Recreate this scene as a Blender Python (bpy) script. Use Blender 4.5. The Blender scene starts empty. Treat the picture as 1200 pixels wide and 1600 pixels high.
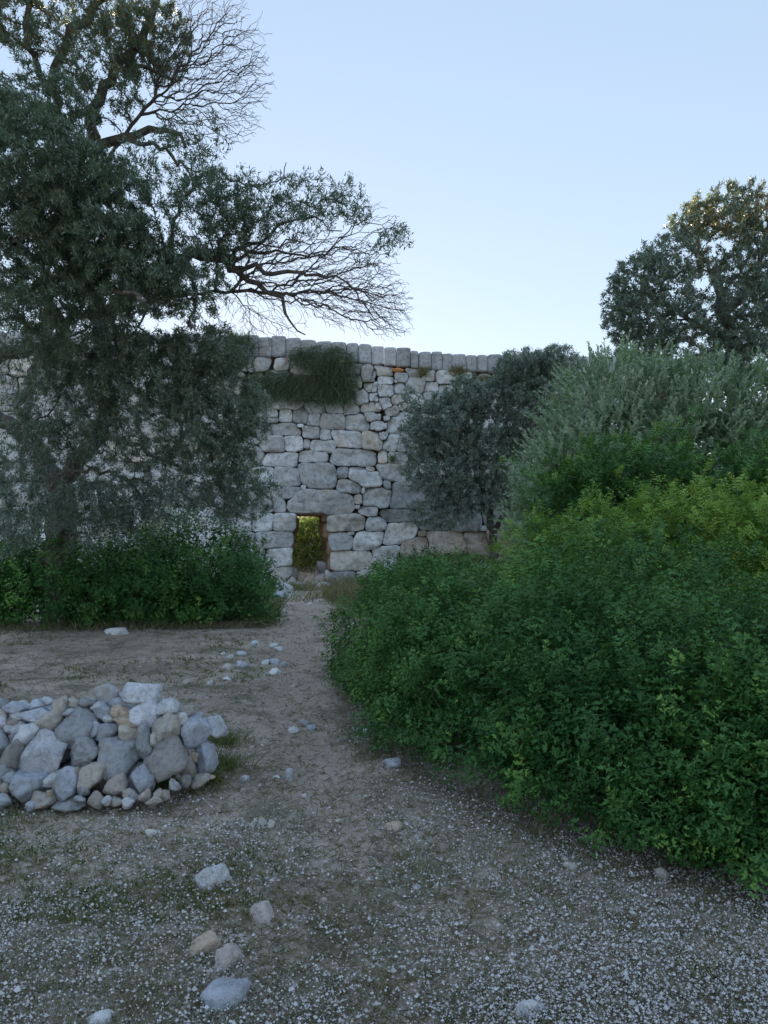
import bpy, math, random
import numpy as np
from mathutils import Vector, Matrix
S = bpy.context.scene
rng = np.random.default_rng(7)
random.seed(7)

# ------------------------------------------------------------ camera, sky, sun, exposure
PITCH = math.atan(30/1200)
CAMZ = 1.6
cd = bpy.data.cameras.new('camera'); cam = bpy.data.objects.new('camera', cd); S.collection.objects.link(cam)
cam.location = (0, 0, CAMZ); cam.rotation_euler = (math.pi/2 + PITCH, 0, 0)
cd.sensor_fit = 'VERTICAL'; cd.sensor_height = 36; cd.lens = 27.0
cd.clip_start = 0.05; cd.clip_end = 5000
S.camera = cam
SUN_EL, SUN_AZ = math.radians(3.0), math.radians(-9.0)      # azimuth measured from +Y towards +X
w = bpy.data.worlds.new('World'); S.world = w; w.use_nodes = True
nt = w.node_tree; nt.nodes.clear()
sky = nt.nodes.new('ShaderNodeTexSky'); sky.sky_type = 'NISHITA'; sky.sun_disc = False
sky.sun_elevation = SUN_EL; sky.sun_rotation = SUN_AZ
sky.altitude = 0; sky.air_density = 1.0; sky.dust_density = 0.15; sky.ozone_density = 2.0
hs = nt.nodes.new('ShaderNodeGamma'); hs.inputs['Gamma'].default_value = 0.36      # gentle tone curve of the camera
wb = nt.nodes.new('ShaderNodeMix'); wb.data_type = 'RGBA'; wb.blend_type = 'MULTIPLY'; wb.inputs[0].default_value = 1
wb.inputs[7].default_value = (0.505, 0.54, 0.625, 1)
bg = nt.nodes.new('ShaderNodeBackground'); bg.inputs['Strength'].default_value = 0.15
wo = nt.nodes.new('ShaderNodeOutputWorld')
nt.links.new(sky.outputs[0], hs.inputs['Color']); nt.links.new(hs.outputs[0], wb.inputs[6])
nt.links.new(wb.outputs[2], bg.inputs['Color']); nt.links.new(bg.outputs[0], wo.inputs[0])
sl = bpy.data.lights.new('sun', 'SUN'); sun = bpy.data.objects.new('sun', sl); S.collection.objects.link(sun)
sl.energy = 2.6; sl.angle = math.radians(0.5); sl.color = (1.0, 0.80, 0.55)
sdir = Vector((math.sin(SUN_AZ)*math.cos(SUN_EL), math.cos(SUN_AZ)*math.cos(SUN_EL), math.sin(SUN_EL)))
sun.rotation_euler = sdir.to_track_quat('Z', 'Y').to_euler(); sun.location = (-5, 60, 20)
S.view_settings.view_transform = 'Standard'; S.view_settings.look = 'None'
S.view_settings.gamma = 1; S.view_settings.use_curve_mapping = False
S.view_settings.exposure = 3.18
S.cycles.max_bounces = 8; S.cycles.diffuse_bounces = 6; S.cycles.transmission_bounces = 4; S.cycles.glossy_bounces = 2

# ------------------------------------------------------------ helpers
def P(px, py, Y):
    """photo pixel (1200x1600) at distance Y -> world point"""
    u = (px-600)/1200; v = (800-py)/1200
    c, s = math.cos(PITCH), math.sin(PITCH)
    t = Y/(c - v*s)
    return np.array((u*t, Y, CAMZ + (s + v*c)*t))
def hsh(ix, iy, iz, seed):
    n = (ix.astype(np.int64)*73856093) ^ (iy.astype(np.int64)*19349663) ^ (iz.astype(np.int64)*83492791) ^ (seed*2654435761 & 0xffffffff)
    n = (n ^ (n >> 13))*1274126177 & 0x7fffffff
    n = (n ^ (n >> 16))*668265263 & 0x7fffffff
    return ((n >> 5) & 0xffff)/65535.0
def vn(p, seed=0):
    """value noise in [-1,1] at points p (n,3)"""
    p = np.asarray(p, float); i = np.floor(p); f = p-i; f = f*f*(3-2*f); i = i.astype(np.int64)
    r = 0
    for dx in (0, 1):
        for dy in (0, 1):
            for dz in (0, 1):
                wgt = (f[:, 0] if dx else 1-f[:, 0])*(f[:, 1] if dy else 1-f[:, 1])*(f[:, 2] if dz else 1-f[:, 2])
                r = r + wgt*hsh(i[:, 0]+dx, i[:, 1]+dy, i[:, 2]+dz, seed)
    return r*2-1
def fbm(p, seed=0, o=3):
    p = np.asarray(p, float); a = 1; s = 0; t = 0
    for k in range(o):
        s = s + a*vn(p*2**k, seed+k*11); t += a; a *= .5
    return s/t
def smooth(a, b, x):
    t = np.clip((x-a)/(b-a), 0, 1); return t*t*(3-2*t)
def norm(v):
    return v/np.maximum(np.linalg.norm(v, axis=-1, keepdims=True), 1e-9)
def mk_mesh(name, verts, faces, mat=None, attrs=None, smooth_=False):
    me = bpy.data.meshes.new(name)
    verts = np.ascontiguousarray(verts, dtype=np.float32)
    if not isinstance(faces, (list, tuple)): faces = [faces]
    faces = [np.asarray(f, dtype=np.int32) for f in faces if len(f)]
    nl = sum(f.size for f in faces); nf = sum(len(f) for f in faces)
    me.vertices.add(len(verts)); me.vertices.foreach_set('co', verts.ravel())
    me.loops.add(nl); me.loops.foreach_set('vertex_index', np.concatenate([f.ravel() for f in faces]))
    me.polygons.add(nf)
    st = []; o = 0
    for f in faces:
        st.append(o+np.arange(len(f))*f.shape[1]); o += f.size
    me.polygons.foreach_set('loop_start', np.concatenate(st).astype(np.int32))
    me.update(calc_edges=True)
    if smooth_: me.polygons.foreach_set('use_smooth', np.ones(nf, bool))
    for k, v in (attrs or {}).items():
        a = me.attributes.new(k, 'FLOAT', 'POINT'); a.data.foreach_set('value', np.asarray(v, dtype=np.float32))
    if mat: me.materials.append(mat)
    return me
def link(name, me, parent=None, kind=None):
    o = bpy.data.objects.new(name, me); S.collection.objects.link(o)
    if parent is not None: o.parent = parent
    if kind: o['kind'] = kind
    return o
def tag(o, label, cat, group=None):
    o['label'] = label; o['category'] = cat
    if group: o['group'] = group
    return o
def empty(name, loc, label, cat, group=None):
    o = bpy.data.objects.new(name, None); S.collection.objects.link(o); o.location = loc; o.empty_display_size = .3
    return tag(o, label, cat, group)
def local(me, loc):
    """shift a mesh built in world space so that it is relative to loc"""
    me.transform(Matrix.Translation(-Vector(loc)))
    return me

# ------------------------------------------------------------ node materials
class NB:
    def __init__(s, name):
        s.m = bpy.data.materials.new(name); s.m.use_nodes = True; s.t = s.m.node_tree; s.t.nodes.clear()
        s.out = s.n('ShaderNodeOutputMaterial')
    def n(s, typ, **kw):
        nd = s.t.nodes.new(typ)
        for k, v in kw.items(): setattr(nd, k, v)
        return nd
    def l(s, a, b): s.t.links.new(a, b)
    def noise(s, scale, detail=4, vec=None, rough=.55, dist=0):
        nd = s.n('ShaderNodeTexNoise'); nd.inputs['Scale'].default_value = scale; nd.inputs['Detail'].default_value = detail
        nd.inputs['Roughness'].default_value = rough; nd.inputs['Distortion'].default_value = dist
        if vec is not None: s.l(vec, nd.inputs['Vector'])
        return nd.outputs['Fac']
    def voro(s, scale, vec=None, feature='F1'):
        nd = s.n('ShaderNodeTexVoronoi'); nd.feature = feature; nd.inputs['Scale'].default_value = scale
        if vec is not None: s.l(vec, nd.inputs['Vector'])
        return nd.outputs['Distance']
    def ramp(s, fac, a, b, ca=0., cb=1.):
        nd = s.n('ShaderNodeMapRange'); nd.interpolation_type = 'SMOOTHSTEP'
        for k, v in zip(('From Min', 'From Max', 'To Min', 'To Max'), (a, b, ca, cb)): nd.inputs[k].default_value = v
        s.l(fac, nd.inputs['Value']); return nd.outputs[0]
    def mix(s, fac, a, b, mode='MIX'):
        nd = s.n('ShaderNodeMix'); nd.data_type = 'RGBA'; nd.blend_type = mode
        for i, v in ((0, fac), (6, a), (7, b)):
            if isinstance(v, (int, float)): nd.inputs[i].default_value = v
            elif isinstance(v, tuple): nd.inputs[i].default_value = v+(1,) if len(v) == 3 else v
            else: s.l(v, nd.inputs[i])
        return nd.outputs[2]
    def math(s, op, a, b=0.):
        nd = s.n('ShaderNodeMath'); nd.operation = op
        for i, v in ((0, a), (1, b)):
            if isinstance(v, (int, float)): nd.inputs[i].default_value = v
            else: s.l(v, nd.inputs[i])
        return nd.outputs[0]
    def attr(s, name):
        nd = s.n('ShaderNodeAttribute'); nd.attribute_name = name; return nd.outputs['Fac']
    def bump(s, h, strength, dist):
        nd = s.n('ShaderNodeBump'); nd.inputs['Strength'].default_value = strength; nd.inputs['Distance'].default_value = dist
        s.l(h, nd.inputs['Height']); return nd.outputs[0]
    def bsdf(s, col, rough=.8, nrm=None, spec=.3, transl=None, tw=.3):
        b = s.n('ShaderNodeBsdfPrincipled')
        if isinstance(col, tuple): b.inputs['Base Color'].default_value = col+(1,)
        else: s.l(col, b.inputs['Base Color'])
        b.inputs['Roughness'].default_value = rough; b.inputs['Specular IOR Level'].default_value = spec
        if nrm is not None: s.l(nrm, b.inputs['Normal'])
        o = b.outputs[0]
        if transl is not None:
            t = s.n('ShaderNodeBsdfTranslucent')
            if isinstance(transl, tuple): t.inputs[0].default_value = transl+(1,)
            else: s.l(transl, t.inputs[0])
            mx = s.n('ShaderNodeMixShader'); mx.inputs[0].default_value = tw
            s.l(o, mx.inputs[1]); s.l(t.outputs[0], mx.inputs[2]); o = mx.outputs[0]
        s.l(o, s.out.inputs[0]); return s.m

def mat_limestone(name, sc=1.0, base=(.79, .81, .83), dark=(.33, .35, .38), warm=(.62, .50, .39), lich=.75, bumpd=.03):
    b = NB(name); g = b.n('ShaderNodeNewGeometry').outputs['Position']
    oi = b.n('ShaderNodeObjectInfo')
    off = b.n('ShaderNodeVectorMath'); off.operation = 'ADD'
    cx = b.n('ShaderNodeCombineXYZ'); b.l(b.math('MULTIPLY', oi.outputs['Random'], 37.), cx.inputs[0]); b.l(g, off.inputs[0]); b.l(cx.outputs[0], off.inputs[1])
    v = off.outputs[0]
    n1 = b.noise(1.3*sc, 6, v, .65, .4); n2 = b.noise(5*sc, 6, v, .7); n3 = b.noise(22*sc, 5, v, .7); n4 = b.noise(.8*sc, 3, v)
    col = b.mix(b.ramp(n1, .35, .7), base, tuple(c*.80 for c in base))
    col = b.mix(b.ramp(n2, .47, .64, 0, lich), col, dark)
    col = b.mix(b.ramp(n3, .54, .66, 0, .6), col, tuple(min(.85, c*1.35) for c in base))
    col = b.mix(b.ramp(n4, .54, .72, 0, .55), col, warm)
    col = b.mix(1., col, oi.outputs['Color'], 'MULTIPLY')
    val = b.ramp(oi.outputs['Random'], 0, 1, .84, 1.10)
    cc = b.n('ShaderNodeCombineColor'); [b.l(val, cc.inputs[i]) for i in range(3)]
    col = b.mix(1., col, cc.outputs[0], 'MULTIPLY')
    crack = b.ramp(b.voro(2.6*sc, v, 'DISTANCE_TO_EDGE'), 0, .05)
    h = b.math('ADD', b.math('MULTIPLY', n2, 1.), b.math('MULTIPLY', n3, .6))
    h = b.math('ADD', h, b.math('MULTIPLY', crack, .10))
    return b.bsdf(col, .9, b.bump(h, .9, bumpd), .25)
M_wall = mat_limestone('weathered_limestone', 1.1, bumpd=.09)
M_slab = mat_limestone('grey_limestone_slab', 1.6, (.58, .60, .62), (.25, .27, .29), (.40, .36, .31), .75, .06)
M_rock = mat_limestone('broken_limestone', 7, (.78, .79, .81), (.28, .29, .30), (.60, .50, .40), .5, .03)

def mat_earth():
    b = NB('joint_earth'); g = b.n('ShaderNodeNewGeometry').outputs['Position']
    n = b.noise(4, 6, g, .7)
    return b.bsdf(b.mix(n, (.035, .028, .022), (.11, .08, .055)), .95, b.bump(n, 1, .1), .1)
M_core = mat_earth()

def mat_leaf(name, dark, light, under=None, rough=.45, tw=.25, spec=.35, extra=None):
    b = NB(name); r = b.attr('rnd')
    col = b.mix(r, dark, light)
    if extra: col = b.mix(b.ramp(b.attr('tip'), .0, 1.), col, extra)
    if under:
        bf = b.n('ShaderNodeNewGeometry').outputs['Backfacing']; col = b.mix(bf, col, under)
    tcol = b.mix(.4, col, (.24, .34, .06), 'MIX')
    return b.bsdf(col, rough, None, spec, tcol, tw)
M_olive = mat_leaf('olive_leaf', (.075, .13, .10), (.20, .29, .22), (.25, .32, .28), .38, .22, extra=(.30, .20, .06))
M_olive_pale = mat_leaf('pale_olive_leaf', (.22, .37, .22), (.40, .55, .36), (.42, .54, .40), .38, .4, extra=(.25, .30, .12))
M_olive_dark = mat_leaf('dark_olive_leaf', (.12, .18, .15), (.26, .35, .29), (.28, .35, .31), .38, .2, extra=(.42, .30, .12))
M_lent = mat_leaf('mastic_leaf', (.032, .115, .034), (.125, .29, .075), None, .45, .13, .22, extra=(.22, .40, .08))
M_lent_y = mat_leaf('yellow_green_leaf', (.13, .27, .05), (.34, .52, .12), None, .5, .28, .18, extra=(.46, .56, .13))
M_backlit = mat_leaf('backlit_leaf', (.05, .09, .02), (.16, .21, .05), None, .5, .55, .3, extra=(.50, .42, .10))
M_strand = mat_leaf('hanging_stem', (.05, .09, .055), (.15, .22, .13), None, .6, .2, .2, extra=(.14, .11, .07))
M_green = mat_leaf('weed_leaf', (.07, .12, .035), (.14, .20, .06), None, .5, .3, .3, extra=(.25, .24, .10))
M_dry = mat_leaf('dry_grass', (.20, .17, .10), (.38, .34, .22), None, .7, .3, .2, extra=(.18, .22, .09))
def mat_bark(name, a, c, sc=9):
    b = NB(name); g = b.n('ShaderNodeNewGeometry').outputs['Position']
    n = b.noise(sc, 6, g, .7); v = b.noise(sc*4, 4, g, .6)
    return b.bsdf(b.mix(b.ramp(n, .3, .7), a, c), .9, b.bump(b.math('ADD', n, b.math('MULTIPLY', v, .5)), .9, .03), .2)
M_bark = mat_bark('olive_bark', (.07, .062, .058), (.20, .18, .165))
M_twig = mat_bark('bare_twig', (.07, .055, .05), (.13, .11, .10))

# ------------------------------------------------------------ ground height
def gh(x, y):
    x = np.asarray(x, float); y = np.asarray(y, float)
    base = -.45 + 1.02*smooth(-1.2, 2.4, x)
    h = base*smooth(17, 28.5, y) + 3.3*smooth(43, 58, y)  # unseen rise behind the wall, added to block low sun
    q = np.stack([x, y, 0*x], -1).reshape(-1, 3)
    n = .05*fbm(q*.45, 3, 3) + .016*fbm(q*2.7, 9, 2)
    n = n.reshape(x.shape)*smooth(200, 40, np.abs(y))
    return h + n - .03*np.exp(-((x-path_x(y))/.35)**2)*smooth(30, 26, y)
def path_x(y):
    return np.interp(y, [0, 3, 4.5, 6, 8, 11, 16, 22, 29, 34], [.2, .05, -.25, -.62, -.95, -1.25, -1.6, -2.2, -2.8, -3.4])
def G(px, py):
    """where the ray through a photo pixel meets the ground"""
    lo = 1.5
    for i in range(400):
        q = P(px, py, lo)
        if q[2] <= float(gh(q[0], q[1])): return q
        lo *= 1.01
    return q
# ------------------------------------------------------------ ground
def build_ground():
    u = np.linspace(0, 1, 420); ys = -6 + 3*u*10 + 0
    ys = np.concatenate([np.linspace(-6, 1.5, 12)[:-1], 1.5*np.exp(np.linspace(0, math.log(36/1.5), 230)), np.array([40, 50, 70, 110, 200, 400, 900, 2500])])
    a = np.linspace(-1, 1, 190)
    out_x = np.array([20, 30, 50, 100, 300, 1000, 2500.])
    V = []
    for y in ys:
        w_ = max(4, .75*abs(y)+1.5) if y < 40 else 31
        w_ = min(w_, 19.5)
        xs = np.concatenate([-out_x[::-1]-0*y, a*w_, out_x])
        V.append(np.stack([xs, np.full_like(xs, y), gh(xs, np.full_like(xs, y))], -1))
    V = np.array(V); ny, nx = V.shape[:2]
    idx = np.arange(ny*nx).reshape(ny, nx)
    F = np.stack([idx[:-1, :-1], idx[:-1, 1:], idx[1:, 1:], idx[1:, :-1]], -1).reshape(-1, 4)
    b = NB('dry_earth'); g = b.n('ShaderNodeNewGeometry').outputs['Position']
    n1 = b.noise(.9, 5, g, .6); n2 = b.noise(7, 6, g, .7); n3 = b.noise(45, 5, g, .7); n4 = b.noise(2.2, 5, g, .65, .5)
    col = b.mix(b.ramp(n1, .35, .65), (.42, .34, .28), (.66, .56, .47))
    col = b.mix(b.ramp(n4, .48, .62, 0, .75), col, (.20, .20, .135))
    col = b.mix(b.ramp(n2, .5, .68, 0, .7), col, (.62, .57, .49))
    path = b.attr('path')
    col = b.mix(b.ramp(b.math('MULTIPLY', path, b.ramp(n2, .2, .75, .5, 1.3)), .3, .8, 0, .8), col, b.mix(n2, (.44, .345, .285), (.68, .575, .49)))
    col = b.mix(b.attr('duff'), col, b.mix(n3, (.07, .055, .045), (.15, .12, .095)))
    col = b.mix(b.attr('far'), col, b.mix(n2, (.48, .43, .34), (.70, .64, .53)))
    col = b.mix(b.ramp(n3, .45, .64, .0, .4), col, (.20, .165, .14))
    sp = b.voro(34, g); col = b.mix(b.ramp(sp, .10, .16, .75, 0), col, (.40, .37, .32))
    h = b.math('ADD', b.math('MULTIPLY', n2, .7), b.math('MULTIPLY', n3, .5))
    m = b.bsdf(col, .95, b.bump(h, 1., .045), .1)
    vv = V.reshape(-1, 3)
    path_a = np.exp(-((vv[:, 0]-path_x(vv[:, 1]))/.32)**2)*smooth(3.2, 4.6, vv[:, 1])*smooth(31, 28, vv[:, 1])
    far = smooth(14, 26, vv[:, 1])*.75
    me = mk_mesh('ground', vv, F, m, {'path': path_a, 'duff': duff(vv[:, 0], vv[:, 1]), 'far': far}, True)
    return link('ground', me, None, 'structure')
# outline of the ground under the big front shrub (x,y), used for litter shade and weeds
FRONT_EDGE = [(1185, 1406), (1080, 1385), (980, 1352), (900, 1322), (820, 1290), (760, 1262), (690, 1235), (640, 1195), (590, 1160), (556, 1115), (545, 1060), (540, 1010), (565, 960), (600, 925)]
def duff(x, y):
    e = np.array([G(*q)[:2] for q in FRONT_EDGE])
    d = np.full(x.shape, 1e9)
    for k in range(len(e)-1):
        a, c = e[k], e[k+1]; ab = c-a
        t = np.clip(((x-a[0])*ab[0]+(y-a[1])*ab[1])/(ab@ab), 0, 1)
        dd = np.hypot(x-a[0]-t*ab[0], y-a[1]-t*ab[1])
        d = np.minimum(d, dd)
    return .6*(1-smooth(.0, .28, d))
EDGE_XY = np.array([G(*q)[:2] for q in FRONT_EDGE])
def inside_front(x, y):
    ex = np.interp(y, EDGE_XY[:, 1][np.argsort(EDGE_XY[:, 1])], EDGE_XY[:, 0][np.argsort(EDGE_XY[:, 1])])
    return (x > ex+.3) & (y < 12)
ground = build_ground()

# ------------------------------------------------------------ the wall
YW = 30.0
SC = YW/1200
A_, B_, C_, D_ = (340, 480, 1/4.6154), (580, 500, .2), (340, 700, 1/4.6154), (560, 700, 1/4.6154)
RAW = {A_: '125,340,250,400;130,400,215,460;215,395,255,455;260,370,350,440;430,375,505,440;690,410,760,480;840,400,940,470;950,405,1035,485;1037,430,1140,540;990,490,1040,590;1060,535,1150,610;990,590,1088,710;1092,615,1160,680;940,600,995,695;910,700,1020,775;1030,685,1195,755;1050,750,1190,825;260,725,350,830;350,725,435,800;350,792,440,835;440,720,540,830;540,730,660,845;640,765,740,865;735,770,915,880;640,700,760,765;790,690,905,765;920,770,1090,890;1100,810,1230,890;230,845,385,985;365,830,605,920;565,838,625,870;605,850,740,945;735,878,820,965;825,885,1045,1015;1040,890,1190,1030;1155,890,1240,960;290,920,475,1045;480,925,618,1038;615,948,662,1018;665,950,860,1055;170,1000,330,1150;335,1040,590,1150;570,1020,800,1125;805,1015,1150,1140',
 C_: '210,140,400,275;405,135,592,272;580,95,850,295;853,138,943,220;945,140,1190,280;1065,132,1140,180;850,222,1040,335;1035,280,1065,330;980,338,1045,408;450,278,602,368;600,262,640,300;385,285,480,460;497,296,995,477;990,410,1030,440;160,290,385,455;0,465,80,600;80,470,240,600;240,478,400,600;400,468,590,602;765,475,1068,602;920,603,985,635;797,605,978,740;983,598,1190,740;60,605,110,660;110,610,258,725;262,602,532,722;195,722,332,830;337,718,540,858;100,725,195,830;800,742,1145,890;405,860,510,1000;808,890,1000,985;1000,890,1060,960;1045,890,1150,950',
 D_: '138,15,212,115;215,30,330,110;120,112,365,235;180,232,235,300;30,285,238,430;235,240,530,445;0,415,140,495;148,443,415,535;400,455,475,540;420,450,650,592;655,460,870,605;875,560,935,600;55,495,205,605;185,532,425,700;425,595,490,640;490,600,780,770;780,605,940,780;940,570,1110,760;300,640,515,800;80,705,295,845;640,770,800,840;500,775,630,830;800,780,960,850',
 B_: '0,380,38,470;30,360,165,440;280,375,395,445;55,430,180,510;180,410,288,490;180,465,205,495;390,395,495,480;505,408,640,495;270,450,418,570;175,485,270,578;420,478,525,560;530,502,680,575;50,500,180,608;0,480,50,568;0,570,58,638;410,562,562,625;565,565,665,620;55,595,165,705;145,578,268,655;215,636,300,700;390,640,465,690;465,630,540,700;0,640,100,712;110,670,215,760;0,712,85,790;85,745,165,800;0,785,165,868;48,868,122,935;98,875,215,1020;215,885,350,1030;860,450,940,540;870,540,940,590;700,385,770,440'}
STONES = []   # cx, cy, hw, hh, p
for (ox, oy, s), txt in RAW.items():
    for t in txt.split(';'):
        a = [float(v) for v in t.split(',')]
        x0, x1 = ox+a[0]*s, ox+a[2]*s; y0, y1 = oy+a[1]*s, oy+a[3]*s
        STONES.append([(x0+x1)/2, (y0+y1)/2, (x1-x0)/2, (y1-y0)/2, 5.6 if (x1-x0) > 95 else 5.6 if (x1-x0) > 20 else 3.2])
n_listed = len(STONES)
# openings and coping act as neighbours that never become stones
VOID = [[486, 815, 24, 13, 6, 0, 0], [485, 842, 28, 18, 6, 0, 0], [486, 880, 30, 30, 6, 0, 0], [622, 579, 9, 3, 4, 0, 0]]
for s_ in STONES:
    q_ = s_[3]/s_[2]; lint = s_[2] > 40
    s_ += [0 if lint else random.uniform(-.30, .30)*min(1, 1.3-q_*.3), 0 if lint else random.uniform(-.07, .07)]
SLX = [-150, -122, -98, -70, -44, -20, 6, 30, 55, 78, 104, 128, 154, 178, 203, 230, 254, 278, 300, 326, 352, 380, 403, 424, 446, 470, 494, 518, 541, 560, 581, 600, 619, 642, 654, 674, 691, 706, 728, 746, 762, 785, 808, 830, 856, 880, 904, 930, 955, 980, 1006, 1030, 1056, 1080]
def top_y(px): return float(np.interp(px, [-150, 0, 380, 446, 518, 581, 642, 706, 790, 1080], [512, 516, 523, 527, 533, 539, 546, 554, 553, 560]))
def slab_bot(px): return float(np.interp(px, [-150, 380, 450, 560, 600, 700, 800, 1080], [552, 556, 558, 567, 571, 579, 582, 588]))
# fill the rest with coursed blocks
ARR = np.array(STONES+VOID)
def nearest(px, py, arr):
    return np.min((np.abs((px-arr[:, 0])/arr[:, 2])**2.6+np.abs((py-arr[:, 1])/arr[:, 3])**2.6)**(1/2.6))
extra = []
y = 563
row = 0
while y < 935:
    hh = random.uniform(12, 15) if y < 640 else random.uniform(16, 20)
    x = -105 + random.uniform(0, 30)
    while x < 985:
        wide = random.uniform(.8, 1.35)*(22 if y < 640 else 33)
        if 380 < x < 860: wide *= .72
        cx, cy = x+wide, y+hh+random.uniform(-3, 3)
        if cy-hh*.5 > slab_bot(cx) and nearest(cx, cy, ARR) > 1.45:
            k = random.uniform(.82, 1.1)
            extra.append([cx, cy, wide, hh*k, random.choice((3.6, 4.6, 5.5)), random.uniform(-.35, .35), random.uniform(-.09, .09)])
        x += 2*wide+1
    y += 2*hh+1; row += 1
ALL = STONES+extra
print('wall stones', n_listed, len(ALL))
wall = empty('stone_wall', (-2, YW, -.3), 'high ancient wall of interlocking grey-white limestone boulders with a small gateway', 'wall')
WL = Vector(wall.location)
base_px = np.interp
def wall_stone(i, s, arr):
    cx, cy, hw, hh, p, ka, kb = s
    NA = 36
    th = np.linspace(0, 2*np.pi, NA, endpoint=False)+.01
    c, sn = np.cos(th), np.sin(th)
    R = (np.abs((c-ka*sn)/hw)**p+np.abs((sn-kb*c)/hh)**p)**(-1/p)
    ts = np.linspace(.4, 1.75, 110)
    X = cx+c[:, None]*R[:, None]*ts; Y = cy+sn[:, None]*R[:, None]*ts
    o = arr[(np.abs(arr[:, 0]-cx) < hw*1.8+arr[:, 2]*1.8) & (np.abs(arr[:, 1]-cy) < hh*1.8+arr[:, 3]*1.8)]
    o = o[~((np.abs(o[:, 0]-cx) < .01) & (np.abs(o[:, 1]-cy) < .01))]
    if len(o):
        dX = X[..., None]-o[:, 0]; dY = Y[..., None]-o[:, 1]
        D = (np.abs((dX-o[:, 5]*dY)/o[:, 2])**o[:, 4]+np.abs((dY-o[:, 6]*dX)/o[:, 3])**o[:, 4])**(1/o[:, 4])
        vd = o[:, 4] == 6
        if vd.any(): D[..., vd] = np.where(D[..., vd] < 1, 0, 99)
        bad = ts[None, :] >= D.min(-1)
    else: bad = np.zeros(X.shape, bool)
    bad |= Y < np.array([slab_bot(v) for v in X.ravel()]).reshape(X.shape)+.3
    T = np.where(bad.any(1), ts[np.argmax(bad, 1)], ts[-1])
    T = (np.roll(T, 1)+6*T+np.roll(T, -1))/8
    T0 = T.copy()
    for _ in range(2): T = np.minimum(T0, (np.roll(T, 1)+6*T+np.roll(T, -1))/8)
    rr = R*T
    rr = np.maximum(rr-random.uniform(.2, .75), rr*.55)
    rr *= 1+.05*vn(np.stack([c*2.6+i*3.1, sn*2, 0*c], -1), 5)
    rings = np.array([0, .28, .54, .76, .89, .96, 1.0, 1.0, .95])
    prot = random.uniform(-.07, .09)
    size = min(hw, hh)*SC
    dep = -prot + size*np.array([0, 0, 0, .005, .025, .07, .16, .7, 1.6])*random.uniform(.7, 1.15)
    tx, tz = random.uniform(-.10, .10), random.uniform(-.12, .12)
    V = [np.array([[cx, cy, dep[0]]])]
    for k in range(1, 9):
        rk = rr*rings[k]
        V.append(np.stack([cx+c*rk, cy+sn*rk, np.full(NA, dep[k])], -1))
    V = np.concatenate(V)
    lx = (V[:, 0]-cx)*SC; lz = -(V[:, 1]-cy)*SC
    fr = (V[:, 2] < dep[6]+.01)
    q = np.stack([lx*1.7+i*5.3, lz*2.2, 0*lx+i], -1)
    nz = .15*np.abs(vn(q, 21))+.07*vn(q*2.7, 22)+.03*vn(q*6, 23)
    # ledges: broad chipped planes
    ang = random.uniform(0, 6.28); pl = np.maximum(0, (lx*math.cos(ang)+lz*math.sin(ang))-size*random.uniform(.25, .6))*random.uniform(.3, .8)
    dy = V[:, 2] + fr*(tx*lx+tz*lz) + fr*nz*min(1, size/.35) + fr*np.minimum(pl, .16)
    dy = np.where(fr, np.minimum(dy, .27), dy)      # the face never sinks behind the core
    W = np.stack([lx, dy, lz], -1)
    F4 = []
    for k in range(1, 8):
        a = 1+(k-1)*NA+np.arange(NA); b2 = 1+(k-1)*NA+(np.arange(NA)+1) % NA
        F4.append(np.stack([a, b2, b2+NA, a+NA], -1))
    j = np.arange(NA)
    F3 = np.stack([np.zeros(NA, int), 1+(j+1) % NA, 1+j], -1)
    F4 = np.concatenate(F4)
    nm = 'stone'
    me = mk_mesh(nm, W, [F4, F3], M_wall, None, True)
    o = link(nm, me, wall)
    pc = P(cx, cy, YW)
    o.location = Vector(pc)-WL
    # individual tone of the rock itself
    lum = random.choice((.85, 1., 1., 1.08, 1.15))
    col = [lum, lum, lum]
    if cy > 800 and cx > 640: col = [.80, .70, .60] if random.random() < .6 else [.6, .58, .56]
    if cx > 600 and 740 < cy < 830: col = [.60, .62, .63]
    if cy < 660 : col = [v*.90 for v in col]
    if random.random() < .16: col = [col[0]*.98, col[1]*.92, col[2]*.84]
    o.color = (*col, 1)
    return o
arrall = np.array(ALL+VOID)
for i, s in enumerate(ALL): wall_stone(i, s, arrall)
# orange stained hollow under the coping
def rock_mesh(name, sx, sy, sz, seed, mat, sub=3, p=2.4, cuts=13, rough=.06, dlo=.50):
    bpy_me = ico(sub)
    u, F = bpy_me
    seed = abs(int(seed)); r = np.random.default_rng(seed)
    rad = (np.abs(u[:, 0])**p+np.abs(u[:, 1])**p+np.abs(u[:, 2])**p)**(-1/p)
    n = norm(r.normal(size=(cuts, 3))); d = r.uniform(dlo, .86, cuts)
    dots = u@n.T
    pl = np.where(dots > .05, d/np.maximum(dots, .05), 9)
    rad = np.minimum(rad, pl.min(1))
    rad = rad*(1+1.4*rough*fbm(u*2.3+seed, seed % 97, 2)+rough*.6*vn(u*6+seed, 3)+rough*.3*vn(u*13+seed, 5))
    v = u*rad[:, None]
    v = (v-(v.max(0)+v.min(0))/2)/(v.max(0)-v.min(0))
    v = v*np.array([sx, sy, sz])
    return mk_mesh(name, v, F, mat, None, True)
_ico = {}
def ico(sub):
    if sub not in _ico:
        import bmesh
        bm = bmesh.new(); bmesh.ops.create_icosphere(bm, subdivisions=sub+1, radius=1)
        _ico[sub] = (np.array([v.co[:] for v in bm.verts]), np.array([[v.index for v in f.verts] for f in bm.faces])); bm.free()
    return _ico[sub]
o = link('stained_hollow', rock_mesh('stained_hollow', .5, .5, .16, 4, M_rock, 2), wall)
o.location = Vector(P(622, 579, YW+.12))-WL; o.color = (1.15, .50, .22, 1); o['label'] = 'orange stained stone'
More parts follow.
